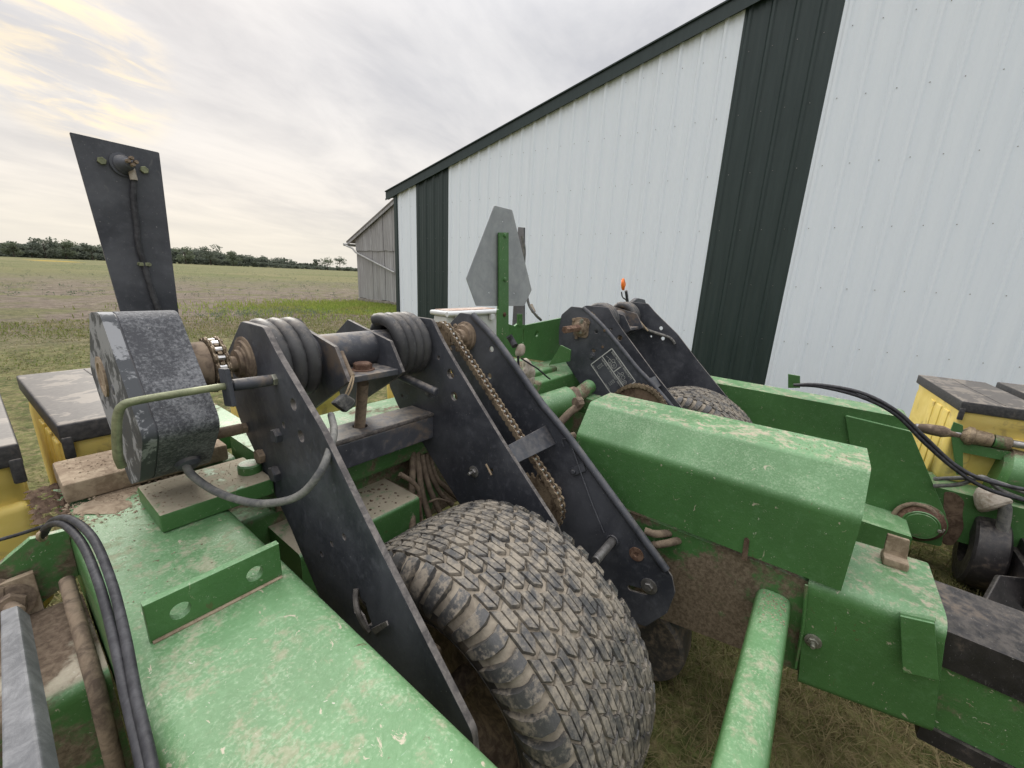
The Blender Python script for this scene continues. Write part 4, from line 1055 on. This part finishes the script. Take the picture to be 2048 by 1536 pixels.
def decal(xo, parent):
    """white printed chart on the far guard plate, thin ink on the paint"""
    A = ax(1224, 697, xo); B = ax(1271, 763, xo); D = ax(1182, 729, xo)     # corners: top, long edge, short edge
    o = Vector((A.y, A.z)); U = Vector((B.y, B.z))-o; V = Vector((D.y, D.z))-o
    lu, lv = U.length, V.length; U.normalize(); V.normalize()
    root = None
    bmv = []; bmf = []
    def quad(a, b, w):                            # stroke from a to b, in chart units (along the long edge, along the short edge)
        p = o+U*(a[0]*lu)+V*(a[1]*lv); q = o+U*(b[0]*lu)+V*(b[1]*lv); d = (q-p).normalized(); e = Vector((-d.y, d.x))*w/2; k = len(bmv)
        for r_ in (p-e, q-e, q+e, p+e): bmv.append((xo-.0008, r_.x, r_.y))
        bmf.append((k, k+1, k+2, k+3))
    w = .0045
    for a, b in (((0, 0), (1, 0)), ((1, 0), (1, 1)), ((1, 1), (0, 1)), ((0, 1), (0, 0)), ((0, .46), (1, .46)), ((.5, .13), (.5, .46))): quad(a, b, w)
    def circ(c, r, w_=.0014, n=12):
        for k in range(n):
            a0, a1 = 2*math.pi*k/n, 2*math.pi*(k+1)/n
            quad((c[0]+r*math.cos(a0)/lu, c[1]+r*math.sin(a0)/lv), (c[0]+r*math.cos(a1)/lu, c[1]+r*math.sin(a1)/lv), w_)
    circ((.37, .30), .014); circ((.37, .30), .004); circ((.27, .22), .008); circ((.22, .33), .007)
    circ((.87, .33), .009); circ((.87, .33), .003); circ((.75, .28), .009); circ((.64, .36), .007); circ((.66, .22), .006)
    for a, b in (((.06, .33), (.2, .27)), ((.2, .38), (.36, .36)), ((.55, .33), (.66, .27)), ((.62, .4), (.86, .38)), ((.30, .2), (.38, .2))): quad(a, b, .0014)
    me = mesh('printed_chart', bmv, bmf); ch = link('printed_chart', me, parent, 'white_paint'); ch['label'] = 'white line chart printed on the black guard'
    m = Matrix(((0, 0, -1, xo-.0009), (U.x, V.x, 0, 0), (U.y, V.y, 0, 0), (0, 0, 0, 1)))
    def text(s, a, b, size):
        cu = bpy.data.curves.new('lettering', 'FONT'); cu.body = s; cu.size = size; cu.align_x = 'LEFT'; cu.fill_mode = 'FRONT'
        to = bpy.data.objects.new('tmp', cu); C.objects.link(to); dg = bpy.context.evaluated_depsgraph_get(); tm = bpy.data.meshes.new_from_object(to.evaluated_get(dg), depsgraph=dg)
        bpy.data.objects.remove(to); bpy.data.curves.remove(cu); tm.name = 'lettering'
        p = o+U*(a*lu)+V*(b*lv); mm = m.copy(); mm[1][1] *= -1; mm[2][1] *= -1; mm[0][2] = 1; mm[1][3] = p.x; mm[2][3] = p.y
        tm.transform(mm); tm.materials.clear(); tm.materials.append(MAT['white_paint']); link('lettering', tm, parent)
    text('SEED METERING SPROCKETS', .06, .10, .0125); text('NUMBER OF SPROCKET TEETH', .05, .56, .0118)
    for i, s in enumerate(('28 20', '25 22', '30 18', '19 32')): text(s, .13, .66+.065*i, .0078)
    for i, s in enumerate(('20 24', '18 27', '15 30', '12 36')): text(s, .64, .66+.065*i, .0078)
    text('DRIVE SHAFT', .22, .43, .007); text('TRANSMISSION', .66, .44, .007); text('PRINTED IN U.S.A.', .05, .97, .006); text('DRIVE WHEEL', .62, .97, .006)
wheel_module(True); wheel_module(False)

# ---- wiring on the near arm ------------------------------------------------
tube('sensor_cable', [ay(u, v, Y) for u, v, Y in ((368, 915, .925), (382, 948, .905), (430, 982, .87), (490, 1003, .80), (545, 1006, .735), (600, 990, .68), (640, 945, .655), (661, 895, .675), (668, 860, .73), (662, 830, .80))], .0072, 'cable', PL, 10, 12)
cn = slab('cable_connector', [ay(657, 806, .832), ay(684, 826, .832), ay(703, 800, .84), ay(680, 786, .84)], .020, 'tape', PL, .006)
for s in (0, 5): tube('wire', [ay(686+s, 800, .845), ay(697+s*1.2, 775, .842), ay(704+s*.6, 752, .85), ay(700, 742, .865)], .0022, 'wire', cn, 6, 6)
tube('cable_sleeve', [ay(705, 752, .852), ay(697, 738, .868), ay(690, 722, .885), ay(683, 705, .91)], .006, 'hose_dusty', PL, 5, 8)
# bundle of dusty hoses between the arm plates, and loose ones lower down
for k, (pp, r) in enumerate((([(826, 900, 1.0), (824, 985, .91), (824, 1030, .87), (826, 1075, .84), (828, 1120, .80)], .0105), ([(834, 900, 1.0), (838, 940, .95), (845, 990, .92), (862, 1045, .88), (872, 1090, .85)], .0100),
                             ([(842, 900, 1.01), (849, 940, .96), (862, 985, .93), (885, 1035, .90), (905, 1080, .87)], .0095), ([(850, 900, 1.01), (860, 945, .97), (880, 985, .95), (905, 1010, .92)], .009),
                             ([(858, 905, 1.02), (870, 950, .98), (890, 975, .96), (920, 1000, .95)], .009), ([(838, 1000, .90), (840, 1030, .88), (846, 1072, .85)], .008),
                             ([(800, 948, .90), (826, 965, .89), (838, 985, .885), (838, 1030, .88)], .007))):
    tube('hydraulic_hose', [ay(u, v, Y) for u, v, Y in pp], r, 'hose_dusty', PL, 6, 10)
tube('hose_tie', [ay(u, v, .885) for u, v in ((858, 1004), (876, 998), (898, 1004))], .004, 'hose_dusty', PL, 4, 6)
for pp in ([(1290, 1062, 1.085), (1320, 1068, 1.10), (1390, 1058, 1.25)], [(1296, 1092, 1.085), (1340, 1085, 1.10), (1400, 1068, 1.25)]):
    tube('hydraulic_hose', [ax(u, v, X) for u, v, X in pp], .011, 'hose_dusty', PL, 6, 10)

# ---- fold cover, frame tubes and brace at the right ------------------------
cov = [(1.118, rel(-.673)), (1.118, rel(-.486)), (1.196, rel(-.389)), (1.365, rel(-.389)), (1.45, rel(-.486)), (1.45, rel(-.673)),
       (1.444, rel(-.673)), (1.444, rel(-.489)), (1.362, rel(-.395)), (1.199, rel(-.395)), (1.124, rel(-.489)), (1.124, rel(-.673))]
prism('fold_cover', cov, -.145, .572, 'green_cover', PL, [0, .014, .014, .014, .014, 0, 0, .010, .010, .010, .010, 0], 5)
slab('cover_slot', [ax(1483, 1118, 1.1165), ax(1494, 1122, 1.1165), ax(1499, 1080, 1.1165), ax(1494, 1075, 1.1165), ax(1489, 1076, 1.1165)], .002, 'mud', PL, 0)
fr = xprism('frame_sleeve', [(.95, rel(-.685)), (-.20, rel(-.69)), (-.20, rel(-.93)), (.25, rel(-1.005)), (.95, rel(-1.005))], 1.13, 1.40, 'green_mud_side', PL, .006)
sl = prism('sliding_sleeve', rect(1.116, 1.41, rel(-.944), rel(-.662)), -.322, -.085, 'green_cover', PL, [.02, .02, .05, .05], 6)
for v_ in sl.data.vertices:                       # its skirt is cut on the slant
    if v_.co.z < rel(-.8): v_.co.z += -.2*(v_.co.y+.23); v_.co.y -= .030
    else: v_.co.z += -.03*(v_.co.y+.2)
tube('weld_seam', [ax(u, v, 1.113) for u, v in ((1613, 1170), (1606, 1250), (1590, 1335))], .004, 'green_dusty', sl, 6, 6)
bolt(ax(1626, 1282, 1.114), (-1, 0, 0), .0115, 'zinc', sl, shank=.014)
bx_ = [ax(1800, 1232, 1.098), ax(1870, 1248, 1.098), ax(1878, 1362, 1.092), ax(1805, 1345, 1.092)]
slab('guide_flap', bx_, .007, 'green_clean', sl, .002)
slab('guide_flap_lip', [ax(1800, 1230, 1.104), ax(1870, 1246, 1.104), ax(1872, 1240, 1.135), ax(1802, 1226, 1.135)], .005, 'green_clean', sl, .001)
slab('stop_tab', [(1.33, -.228, rel(-.655)), (1.33, -.274, rel(-.655)), (1.335, -.268, rel(-.592)), (1.335, -.226, rel(-.592))], .012, 'dust', sl, .002)
box('stop_foot', 1.29, 1.345, -.276, -.226, rel(-.662), rel(-.640), 'dust', sl, .006)
xprism('inner_slide_tube', [(-.25, rel(-.69)), (-1.6, rel(-.73)), (-1.6, rel(-.95)), (-.25, rel(-.93))], 1.150, 1.345, 'green_muddy', PL, .010)
xprism('wear_sleeve', [(-.322, rel(-.686)), (-1.6, rel(-.726)), (-1.6, rel(-.815)), (-.322, rel(-.772))], 1.144, 1.352, 'black_grease', PL, .012)
xprism('lower_rail', [(-.34, rel(-.932)), (-1.6, rel(-.955)), (-1.6, rel(-1.0)), (-.34, rel(-.972))], 1.14, 1.36, 'black_grease', PL, .006)
br = xprism('cross_brace', rect(-.066, .012, rel(-.835), rel(-.752)), -.2, 1.128, 'green', PL, .030, 7)
crumbs(1.02, 1.115, -.055, .0, rel(-.752), 140, .003, 'dust', 9)
# black gauge wheel under the frame
def gauge_wheel(p, d, r, w, mat='black_grease'):
    pr = [(-w/2, r*.45), (-w/2, r*.9), (-w*.42, r*.97), (-w*.2, r), (w*.2, r), (w*.42, r*.97), (w/2, r*.9), (w/2, r*.45), (w*.2, r*.4), (w*.2, .01)]
    return link('gauge_wheel', bake(lathe_mesh('gauge_wheel', pr, 36), p, d), PL, mat)
gauge_wheel(P3(1.215, .300, -1.150), (1, .05, 0), .150, .13, 'sidewall')

def opener_disc(p, d, r):
    return link('opener_disc', bake(lathe_mesh('opener_disc', [(0, .02), (.02, r*.5), (.028, r), (.031, r), (.024, r*.5), (.015, .02)], 40), p, d), PL, 'black_grease')
for k in range(3):  # black boxes and wheels added to fill the deep shade under the wing
    y = -.86-.36*k
    opener_disc(P3(2.42, y, -1.12), (.15, 1, .05), .17); opener_disc(P3(2.42, y-.05, -1.12), (-.15, 1, .05), .17)
    box('shade_fill_box', 2.40, 2.86, y-.06, y+.03, rel(-1.20), rel(-1.05), 'black_grease', PL, .01)
    box('row_unit_shank', 2.55, 2.67, y-.03, y+.01, rel(-1.28), rel(-1.0), 'black_grease', PL, .006)
    gauge_wheel(P3(2.64, y+.10, -1.12), (.05, 1, 0), .175, .11)
slab('shade_fill_panel', [P3(2.05, -.62, -1.27), P3(2.75, -1.6, -1.27), P3(2.75, -1.6, -1.02), P3(2.30, -.72, -1.06)], .02, 'black_grease', PL, .004)  # added dark panel, stands in for shade below the wing tube
# ---- folding wing behind: tube, hinge plate, pin, second tube --------------
WX = 2.60
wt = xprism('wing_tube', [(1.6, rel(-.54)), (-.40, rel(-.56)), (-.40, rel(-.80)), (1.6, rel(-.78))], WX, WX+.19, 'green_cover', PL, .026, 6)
hp = [(1690, 830), (1822, 862), (1892, 1030), (1882, 1092), (1745, 1062), (1722, 1030)]
hx = WX-.012
hinge = plate('hinge_plate', yz(hp, hx), 'X', hx, .02, 'green_clean', PL, bev=.003, rnd=.012)
plate('hinge_plate', [(a-.005, b-.005) for a, b in yz(hp, hx)], 'X', hx+.30, .02, 'green_clean', PL, bev=.003, rnd=.012)
pc = ax(1838, 1042, hx-.01)
link('hinge_pin', bake(lathe_mesh('hinge_pin', [(0, .095), (.012, .095), (.016, .088), (.020, .070), (.045, .068), (.048, .065), (.046, .058), (.050, .056), (.051, .005)], 36), pc, (-1, 0, 0)), hinge, 'green_dusty')
link('pin_ring', bake(lathe_mesh('pin_ring', [(.018, .090), (.028, .082), (.040, .0705), (.044, .069)], 36), pc, (-1, 0, 0)), hinge, 'rusty')
for u, v in ((1783, 1033), (1880, 1058)): bolt(ax(u, v, hx-.03), (-1, .2, 0), .017, 'zinc', hinge, shank=.02, washer=0)
tube('pin_clamp', [ax(u, v, hx-.035) for u, v in ((1783, 1033), (1800, 1015), (1830, 1008), (1865, 1022), (1880, 1055))], .010, 'dusty_steel', hinge, 6, 8)
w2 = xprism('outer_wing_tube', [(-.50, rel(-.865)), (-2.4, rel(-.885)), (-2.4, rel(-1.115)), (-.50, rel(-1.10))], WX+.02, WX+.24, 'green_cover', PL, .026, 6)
plate('mud_patch', fillet(yz([(1888, 982), (1912, 986), (1930, 1002), (1924, 1030), (1929, 1055), (1917, 1078), (1904, 1092), (1884, 1088)], WX+.019), .05, 4), 'X', WX+.0192, .003, 'mud', w2, bev=.001)
xprism('wing_cross_member', [(-.18, rel(-1.02)), (-.48, rel(-1.03)), (-.48, rel(-1.19)), (-.18, rel(-1.18))], 2.35, 2.80, 'green_clean', PL, .008)
lg = slab('hose_lug', [ax(1576, 748, WX+.04), ax(1600, 752, WX+.04), ax(1600, 776, WX+.04), ax(1576, 776, WX+.04)], .01, 'green_clean', wt, .001)
for k in range(2):
    d = k*8
    tube('wing_hose', [ax(1588, 770, WX-.02), ax(1640, 770+d*.4, WX-.06), ax(1720, 785+d, WX-.10), ax(1790, 820+d, WX-.12), ax(1850, 875+d*1.4, WX-.12), ax(1910, 930+d, WX-.10), ax(1975, 962+d*2, WX-.10), ax(2080, 985+d*3, WX-.10)], .0085, 'hose', PL, 8, 10)
for k, dv in enumerate((0, 14)):
    tube('dusty_cable', [ax(1868, 958+dv, WX-.03), ax(1920, 956+dv*.9, WX-.06), ax(1965, 958-dv*.3, WX-.07), ax(2005, 968+dv, WX-.05), ax(2090, 1000+dv, WX-.05)], .009, 'cable', PL, 8, 10)
bl = link('cable_bulb', bake(lathe_mesh('cable_bulb', [(0, .010), (.02, .035), (.06, .056), (.085, .060), (.094, .054), (.098, .04), (.095, .01)], 26), ax(1958, 975, WX+.03), (-.45, -.62, -.62)), PL, 'rag')
tube('bulb_pipe', [ax(1995, 1000, WX-.02), ax(2010, 1015, WX-.03), ax(2004, 1060, WX-.03), ax(1993, 1112, WX-.03)], .021, 'cable', PL, 6, 10)
# meter drive shaft on the wing
X4 = 2.74
sb = slab('shaft_bracket', [ax(1912, 948, X4), ax(1925, 948, X4), ax(1925, 850, X4), ax(1907, 843, X4), ax(1900, 860, X4)], .012, 'green_clean', PL, .001)
slab('shaft_rail', [ax(1925, 885, X4-.01), ax(2090, 918, X4-.01), ax(2090, 938, X4-.01), ax(1925, 905, X4-.01)], .012, 'green', PL, .001)
rod('meter_shaft', ax(1830, 853, X4), ax(2090, 898, X4), .016, 'steel', PL)
link('shaft_coupling', bake(lathe_mesh('shaft_coupling', [(0, .014), (.05, .026), (.10, .028), (.13, .018), (.17, .016), (.175, .028), (.20, .03), (.21, .02)], 16), ax(1828, 853, X4), ax(1900, 866, X4)-ax(1828, 853, X4)), PL, 'dusty_steel')
ss = ax(1939, 872, X4); dirs = (ax(2000, 884, X4)-ss).normalized()
link('shaft_sprocket', bake(lathe_mesh('shaft_sprocket', [(-.03, .022), (-.012, .038), (-.008, .044), (.008, .044), (.012, .036), (.05, .034), (.07, .03)], 18), ss, dirs), PL, 'chain')
link('shaft_knob', bake(lathe_mesh('shaft_knob', [(0, .030), (.05, .030), (.055, .024)], 16), ss+dirs*.075, dirs), PL, 'green_dusty')
link('seed_drum', bake(lathe_mesh('seed_drum', [(0, .09), (.02, .12), (.5, .12), (.52, .1)], 28), ax(1985, 940, X4+.02), (0, -1, -.1)), PL, 'green_dusty')

# ---- middle of the toolbar: hazard sign, brackets, cylinder ----------------
SY = 1.10
sp = xz([(988, 411), (1024, 420), (1063, 580), (1048, 612), (952, 612), (932, 557)], SY)
sgn = plate('slow_vehicle_sign', sp, 'Y', SY, .003, 'galv', PL, [(*xz([(1005, 443)], SY)[0], .0035), (*xz([(978, 585)], SY)[0], .0035), (*xz([(1028, 586)], SY)[0], .0035)], .0006, .006)
sgn['label'] = 'bare grey back of the hazard sign'
po = xz([(997, 465), (1016, 465), (1016, 700), (1016, 760), (994, 760), (994, 620), (997, 618)], SY-.012)
post = plate('sign_post', po, 'Y', SY-.012, .008, 'green', PL, bev=.001)
slab('post_flange', [ay(997, 465, SY-.012), ay(997, 760, SY-.012), ay(993, 762, SY+.03), ay(994, 466, SY+.03)], .005, 'green', post, .001)
for u, v in ((1010, 471), (1010, 559), (1009, 629)): bolt(ay(u, v, SY-.017), (0, -1, 0), .007, 'green_clean' if v < 600 else 'rusty', post, washer=1.3)
# second lamp plate, seen nearly edge on
slab('lamp_plate', [ay(1036, 454, 1.42), ay(1048, 455, 1.30), ay(1048, 655, 1.30), ay(1024, 655, 1.42)], .006, 'black', PL, .001)
tube('lamp_cable', [ay(1044, 472, 1.27), ay(1049, 500, 1.26), ay(1048, 540, 1.26), ay(1056, 603, 1.24), ay(1070, 628, 1.2), ay(1082, 640, 1.2)], .007, 'cable', PL, 6, 8)
rod('cable_plug', ay(1061, 609, 1.23), ay(1068, 625, 1.21), .011, 'rag', PL)
# green mounting plate with hole, kinked top edge
GY = 1.24
gpt = xz([(1016, 648), (1028, 652), (1034, 647), (1050, 650), (1140, 632), (1142, 700), (1122, 700), (1100, 724), (1046, 716), (1014, 712)], GY)
plate('mounting_plate', gpt, 'Y', GY, .012, 'green_clean', PL, [(*xz([(1072, 667)], GY)[0], .018), slot(xz([(1045, 672)], GY)[0], (0, 1), .06, .005)], .0015)
plate('mounting_plate', [(p[0]+.02, p[1]+.02) for p in xz([(1040, 662), (1140, 650), (1142, 700), (1046, 706)], GY+.06)], 'Y', GY+.06, .010, 'green_clean', PL)
slab('plate_rib', [ay(1036, 628, GY-.01), ay(1045, 628, GY-.01), ay(1045, 652, GY-.01), ay(1036, 652, GY-.01)], .008, 'green_clean', PL, .001)
mb = xprism('mid_toolbar_block', [(1.06, rel(-.435)), (1.34, rel(-.435)), (1.34, rel(-.66)), (1.06, rel(-.66))], 1.42, 1.79, 'green_dusty', PL, .02)
plate('gusset', yz([(1122, 690), (1098, 730), (1140, 722), (1142, 700)], 1.76), 'X', 1.76, .010, 'green_clean', PL)
rod('hydraulic_cylinder', ax(1050, 830, 1.40), ax(1142, 800, 1.62), .068, 'green', PL, 28, .012)
rod('cylinder_head', ax(1140, 800, 1.62), ax(1152, 797, 1.65), .058, 'dusty_steel', PL, 24)
rod('cylinder_clevis', ax(1150, 795, 1.65), ax(1180, 772, 1.78), .035, 'green_dusty', PL, 16)
box('clevis_block', 1.70, 1.80, .80, .92, rel(-.62), rel(-.54), 'green_dusty', PL, .01)
tube('cylinder_hose', [ax(1085, 880, 1.30), ax(1118, 848, 1.36), ax(1140, 825, 1.42), ax(1158, 812, 1.46)], .016, 'hose_dusty', PL, 6, 10)
tube('cylinder_hose', [ax(1040, 905, 1.2), ax(1090, 890, 1.25), ax(1150, 872, 1.35)], .017, 'hose_dusty', PL, 6, 10)
rod('hose_fitting', ax(1150, 806, 1.44), ax(1162, 804, 1.47), .024, 'dusty_steel', PL, 8)
lump('soil_heap', P3(1.42, .92, -.76), (.14, .16, .05), 'mud', PL, .6, 4, 12)
# taped plug hanging off the sign post
cd = tube('ribbed_boot', [ay(1018, 672, 1.03), ay(1024, 682, 1.02), ay(1030, 692, 1.0)], .014, 'hose', PL, 4, 10)
lump('taped_plug', ay(1041, 701, .985), (.020, .02, .027), 'rag', PL, .35, 3, 21)
tube('plug_cable', [ay(1036, 712, .985), ay(1037, 735, .985), ay(1036, 760, .99)], .005, 'hose', PL, 4, 8)
lump('rag_wrap', ay(1055, 735, 1.0), (.026, .02, .034), 'rag', PL, .9, 3, 22); lump('rag_wrap', ay(1060, 752, 1.0), (.030, .02, .018), 'rag', PL, .9, 3, 25)
tube('zip_tie', [ay(1043, 717, .97), ay(1060, 728, .96), ay(1076, 738, .94), ay(1092, 752, .92), ay(1100, 758, .92)], .0035, 'hose', PL, 5, 6)
# amber reflector on a stalk behind the far arm
am = link('amber_reflector', bake(lathe_mesh('amber_reflector', [(0, .003), (.004, .030), (.012, .038), (.020, .034), (.028, .006)], 22), ay(1242, 569, 1.05), (.30, -.95, .12)), PL, 'orange')
am['label'] = 'small orange reflector on a bent stalk'
tube('reflector_stalk', [ay(1243, 584, 1.05), ay(1245, 594, 1.05), ay(1252, 600, 1.05), ay(1254, 606, 1.05)], .004, 'hose', PL, 5, 6)
rod('reflector_post', ay(1252, 581, 1.05), ay(1256, 612, 1.05), .009, 'black_dusty', PL)
far_lamp = slab('lamp_plate', [ay(1262, 607, 1.02), ay(1276, 596, 1.02), ay(1290, 599, 1.02), ay(1300, 625, 1.02), ay(1270, 625, 1.02)], .03, 'black', PL, .006)
tube('far_cable', [ax(u, v, 2.50) for u, v in ((1235, 640), (1280, 652), (1300, 662), (1318, 668), (1340, 676), (1350, 688))], .009, 'tape', PL, 6, 8)
tube('far_cable', [ax(u, v, 2.40) for u, v in ((1238, 618), (1258, 626), (1272, 634), (1296, 662))], .005, 'wire', PL, 6, 6)

# ---- lamp plate standing at the left ---------------------------------------
LY = 1.60
lp = xz([(138, 264), (318, 305), (366, 700), (366, 760), (278, 760), (262, 700)], LY)
lpl = plate('lamp_plate', lp, 'Y', LY, .006, 'black', PL, bev=.0012, rnd=.004)
c = ay(246, 330, LY-.003)
link('lamp_base', bake(lathe_mesh('lamp_base', [(0, .030), (.003, .030), (.004, .024), (.008, .024), (.016, .018), (.022, .016), (.034, .012), (.038, .006)], 26), c, (.25, -1, .05)), lpl, 'black')
for k in range(4): bolt(c+Vector((.010+.008*math.cos(k*1.6), -.036, .006+.008*math.sin(k*1.6))), (.25, -1, .1), .005, 'dusty_steel', lpl, washer=0, h=.012)
for u, v in ((203, 322), (288, 340)): bolt(ay(u, v, LY-.003), (0, -1, 0), .010, 'zinc_green', lpl, washer=0)
tube('lamp_cable', [ay(u, v, LY-.016) for u, v in ((262, 336), (268, 360))], .0085, 'rag', lpl, 4, 10)
tube('lamp_cable', [ay(u, v, LY-.011) for u, v in ((268, 360), (267, 400), (273, 445), (277, 490), (288, 528), (298, 565), (310, 600), (325, 640))], .0075, 'hose', lpl, 6, 10)
bolt(ay(279, 528, LY-.003), (0, -1, 0), .006, 'zinc_green', lpl, washer=0, h=.003); bolt(ay(298, 529, LY-.003), (0, -1, 0), .006, 'zinc_green', lpl, washer=0, h=.003)
slab('cable_clip', [ay(279, 525, LY-.018), ay(298, 525, LY-.018), ay(298, 532, LY-.018), ay(279, 532, LY-.018)], .003, 'zinc_green', lpl, .001)
xprism('lamp_arm', rect(1.3, 1.62, rel(-.52), rel(-.46)), .36, .44, 'green_dusty', PL, .006)

# ================================================================== SEED HOPPERS
def hopper(base, yaw, label, W=.325, D=.70, Hh=.52, lid_h=.05):
    """moulded hopper: local x = width, y = depth, front face towards -y; base point = middle of the lid's underside front"""
    root = empty('seed_hopper', (base[0], base[1], 0)); tag(root, label, 'hopper', 'yellow seed hoppers on the planter')
    Tm = Matrix.Translation(Vector(base)) @ Matrix.Rotation(yaw, 4, 'Z')
    def put(name, bm, mat, par, ang=35):
        me = from_bm(bm, name, ang); me.transform(Tm); return link(name, me, par, mat)
    # body: stacked rounded-rectangle rings with moulded steps
    bm = bmesh.new(); rings = []
    spec = [(0, .0, 0), (-.03, .0, 0), (-.06, .004, .0), (-.085, .001, .012), (-.12, .001, .022), (-.26, .001, .016), (-.40, .003, .016), (-.455, .03, .05), (-Hh, .08, .14)]
    for z, ins, fr_ in spec:
        x = W/2-.006-ins; y0 = .004+fr_; y1 = D-.012-ins
        pts = fillet([(-x, y0), (x, y0), (x, y1), (-x, y1)], .04, 4); rings.append([bm.verts.new((p[0], p[1], z)) for p in pts])
    n = len(rings[0])
    for a, b in zip(rings, rings[1:]):
        for i in range(n): bm.faces.new((a[i], a[(i+1) % n], b[(i+1) % n], b[i]))
    bm.faces.new(rings[0]); bm.faces.new(rings[-1][::-1])
    body = put('tank', bm, 'yellow', root)
    def cub(x0, x1, y0, y1, z0, z1, bev, name, mat, par):
        b = bmesh.new(); bmesh.ops.create_cube(b, size=1)
        for v in b.verts: v.co = Vector((x0+(v.co.x+.5)*(x1-x0), y0+(v.co.y+.5)*(y1-y0), z0+(v.co.z+.5)*(z1-z0)))
        bmesh.ops.bevel(b, geom=b.edges[:], offset=bev, segments=3, profile=.5, affect='EDGES', clamp_overlap=True); return put(name, b, mat, par)
    for s in (-1, 1): cub(s*W*.33-.045, s*W*.33+.045, .004, .10, -.38, -.125, .016, 'moulded_pad', 'yellow', body)
    cub(-.055, .055, .020, .05, -.20, -.13, .012, 'hand_grip', 'mud', body)
    for s in (-1, 1):
        for q in (.17, .32, .47): cub(s*(W/2-.007)-.005, s*(W/2-.007)+.005, D*q, D*q+.07, -.40, -.06, .0045, 'moulded_rib', 'yellow', body)
    # lid: skirted cover with raised centre rib and corner skirts
    lid = cub(-W/2, W/2, -.006, D, -.030, .022, .006, 'lid', 'lid', root)
    for s in (-1, 1): cub(s*(W/2-.011)-.010, s*(W/2-.011)+.010, -.008, .004, -.070, -.012, .004, 'lid_latch', 'lid', lid)
    cub(-.004, .004, .02, D-.02, .020, .0245, .002, 'lid_crease', 'lid', lid)
    # stand under the hopper: it rests on the row unit
    cub(-W/2+.10, W/2-.10, .25, D-.16, -Hh-.16, -Hh+.004, .01, 'meter_housing', 'hose', root)
    legs = cub(-.03, .03, .30, .36, -base[2]+.02, -Hh-.15, .004, 'row_unit_leg', 'green_muddy', root)
    return root
hopper((.2335, 1.44, rel(-.420)), R(2.2), 'yellow seed hopper with dusty dark lid behind the black gearbox')
hopper((-.156, 1.345, rel(-.420)), R(.5), 'yellow seed hopper cut off by the left edge, nearest the bolted toolbar end')
hopper((.80, 1.46, rel(-.43)), 0, 'yellow seed hopper half hidden behind the coil springs of the near arm')
hopper((2.763, -.715, rel(-.486)), R(-84.7), 'yellow seed hopper at the right, nearer of the two beside the shed', W=.29, D=.72)
hopper((2.796, -1.045, rel(-.474)), R(-84.7), 'yellow seed hopper at the right edge, farther and mostly cut off by the frame', W=.29, D=.72)
hopper((1.66, 1.46, rel(-.45)), 0, 'yellow seed hopper low behind the sign post, only yellow specks showing')

# ================================================================== WHITE BOX
wb = empty('white_bin', (2.34, 2.3, 0)); tag(wb, 'white enamel storage bin with rust-edged lid behind the hazard sign post', 'bin')
box('bin_body', 2.10, 2.68, 2.2, 2.36, .0, 1.0, 'white_enamel', wb, .02, 3)
ld = box('bin_lid', 2.08, 2.70, 2.185, 2.38, 1.0, 1.035, 'white_enamel', wb, .014, 3)
box('lid_rust', 2.12, 2.66, 2.22, 2.36, 1.035, 1.040, 'rust_stain', ld, .002)
tube('rolled_rim', [(2.08, 2.185, 1.016), (2.35, 2.182, 1.016), (2.70, 2.185, 1.016)], .018, 'white_enamel', ld, 4, 10)
for x in (2.16, 2.55): box('latch', x, x+.05, 2.165, 2.19, .955, 1.0, 'white_enamel', wb, .004)
for y in (2.24,): box('hinge', 2.69, 2.712, y, y+.06, .97, 1.02, 'white_enamel', wb, .004)
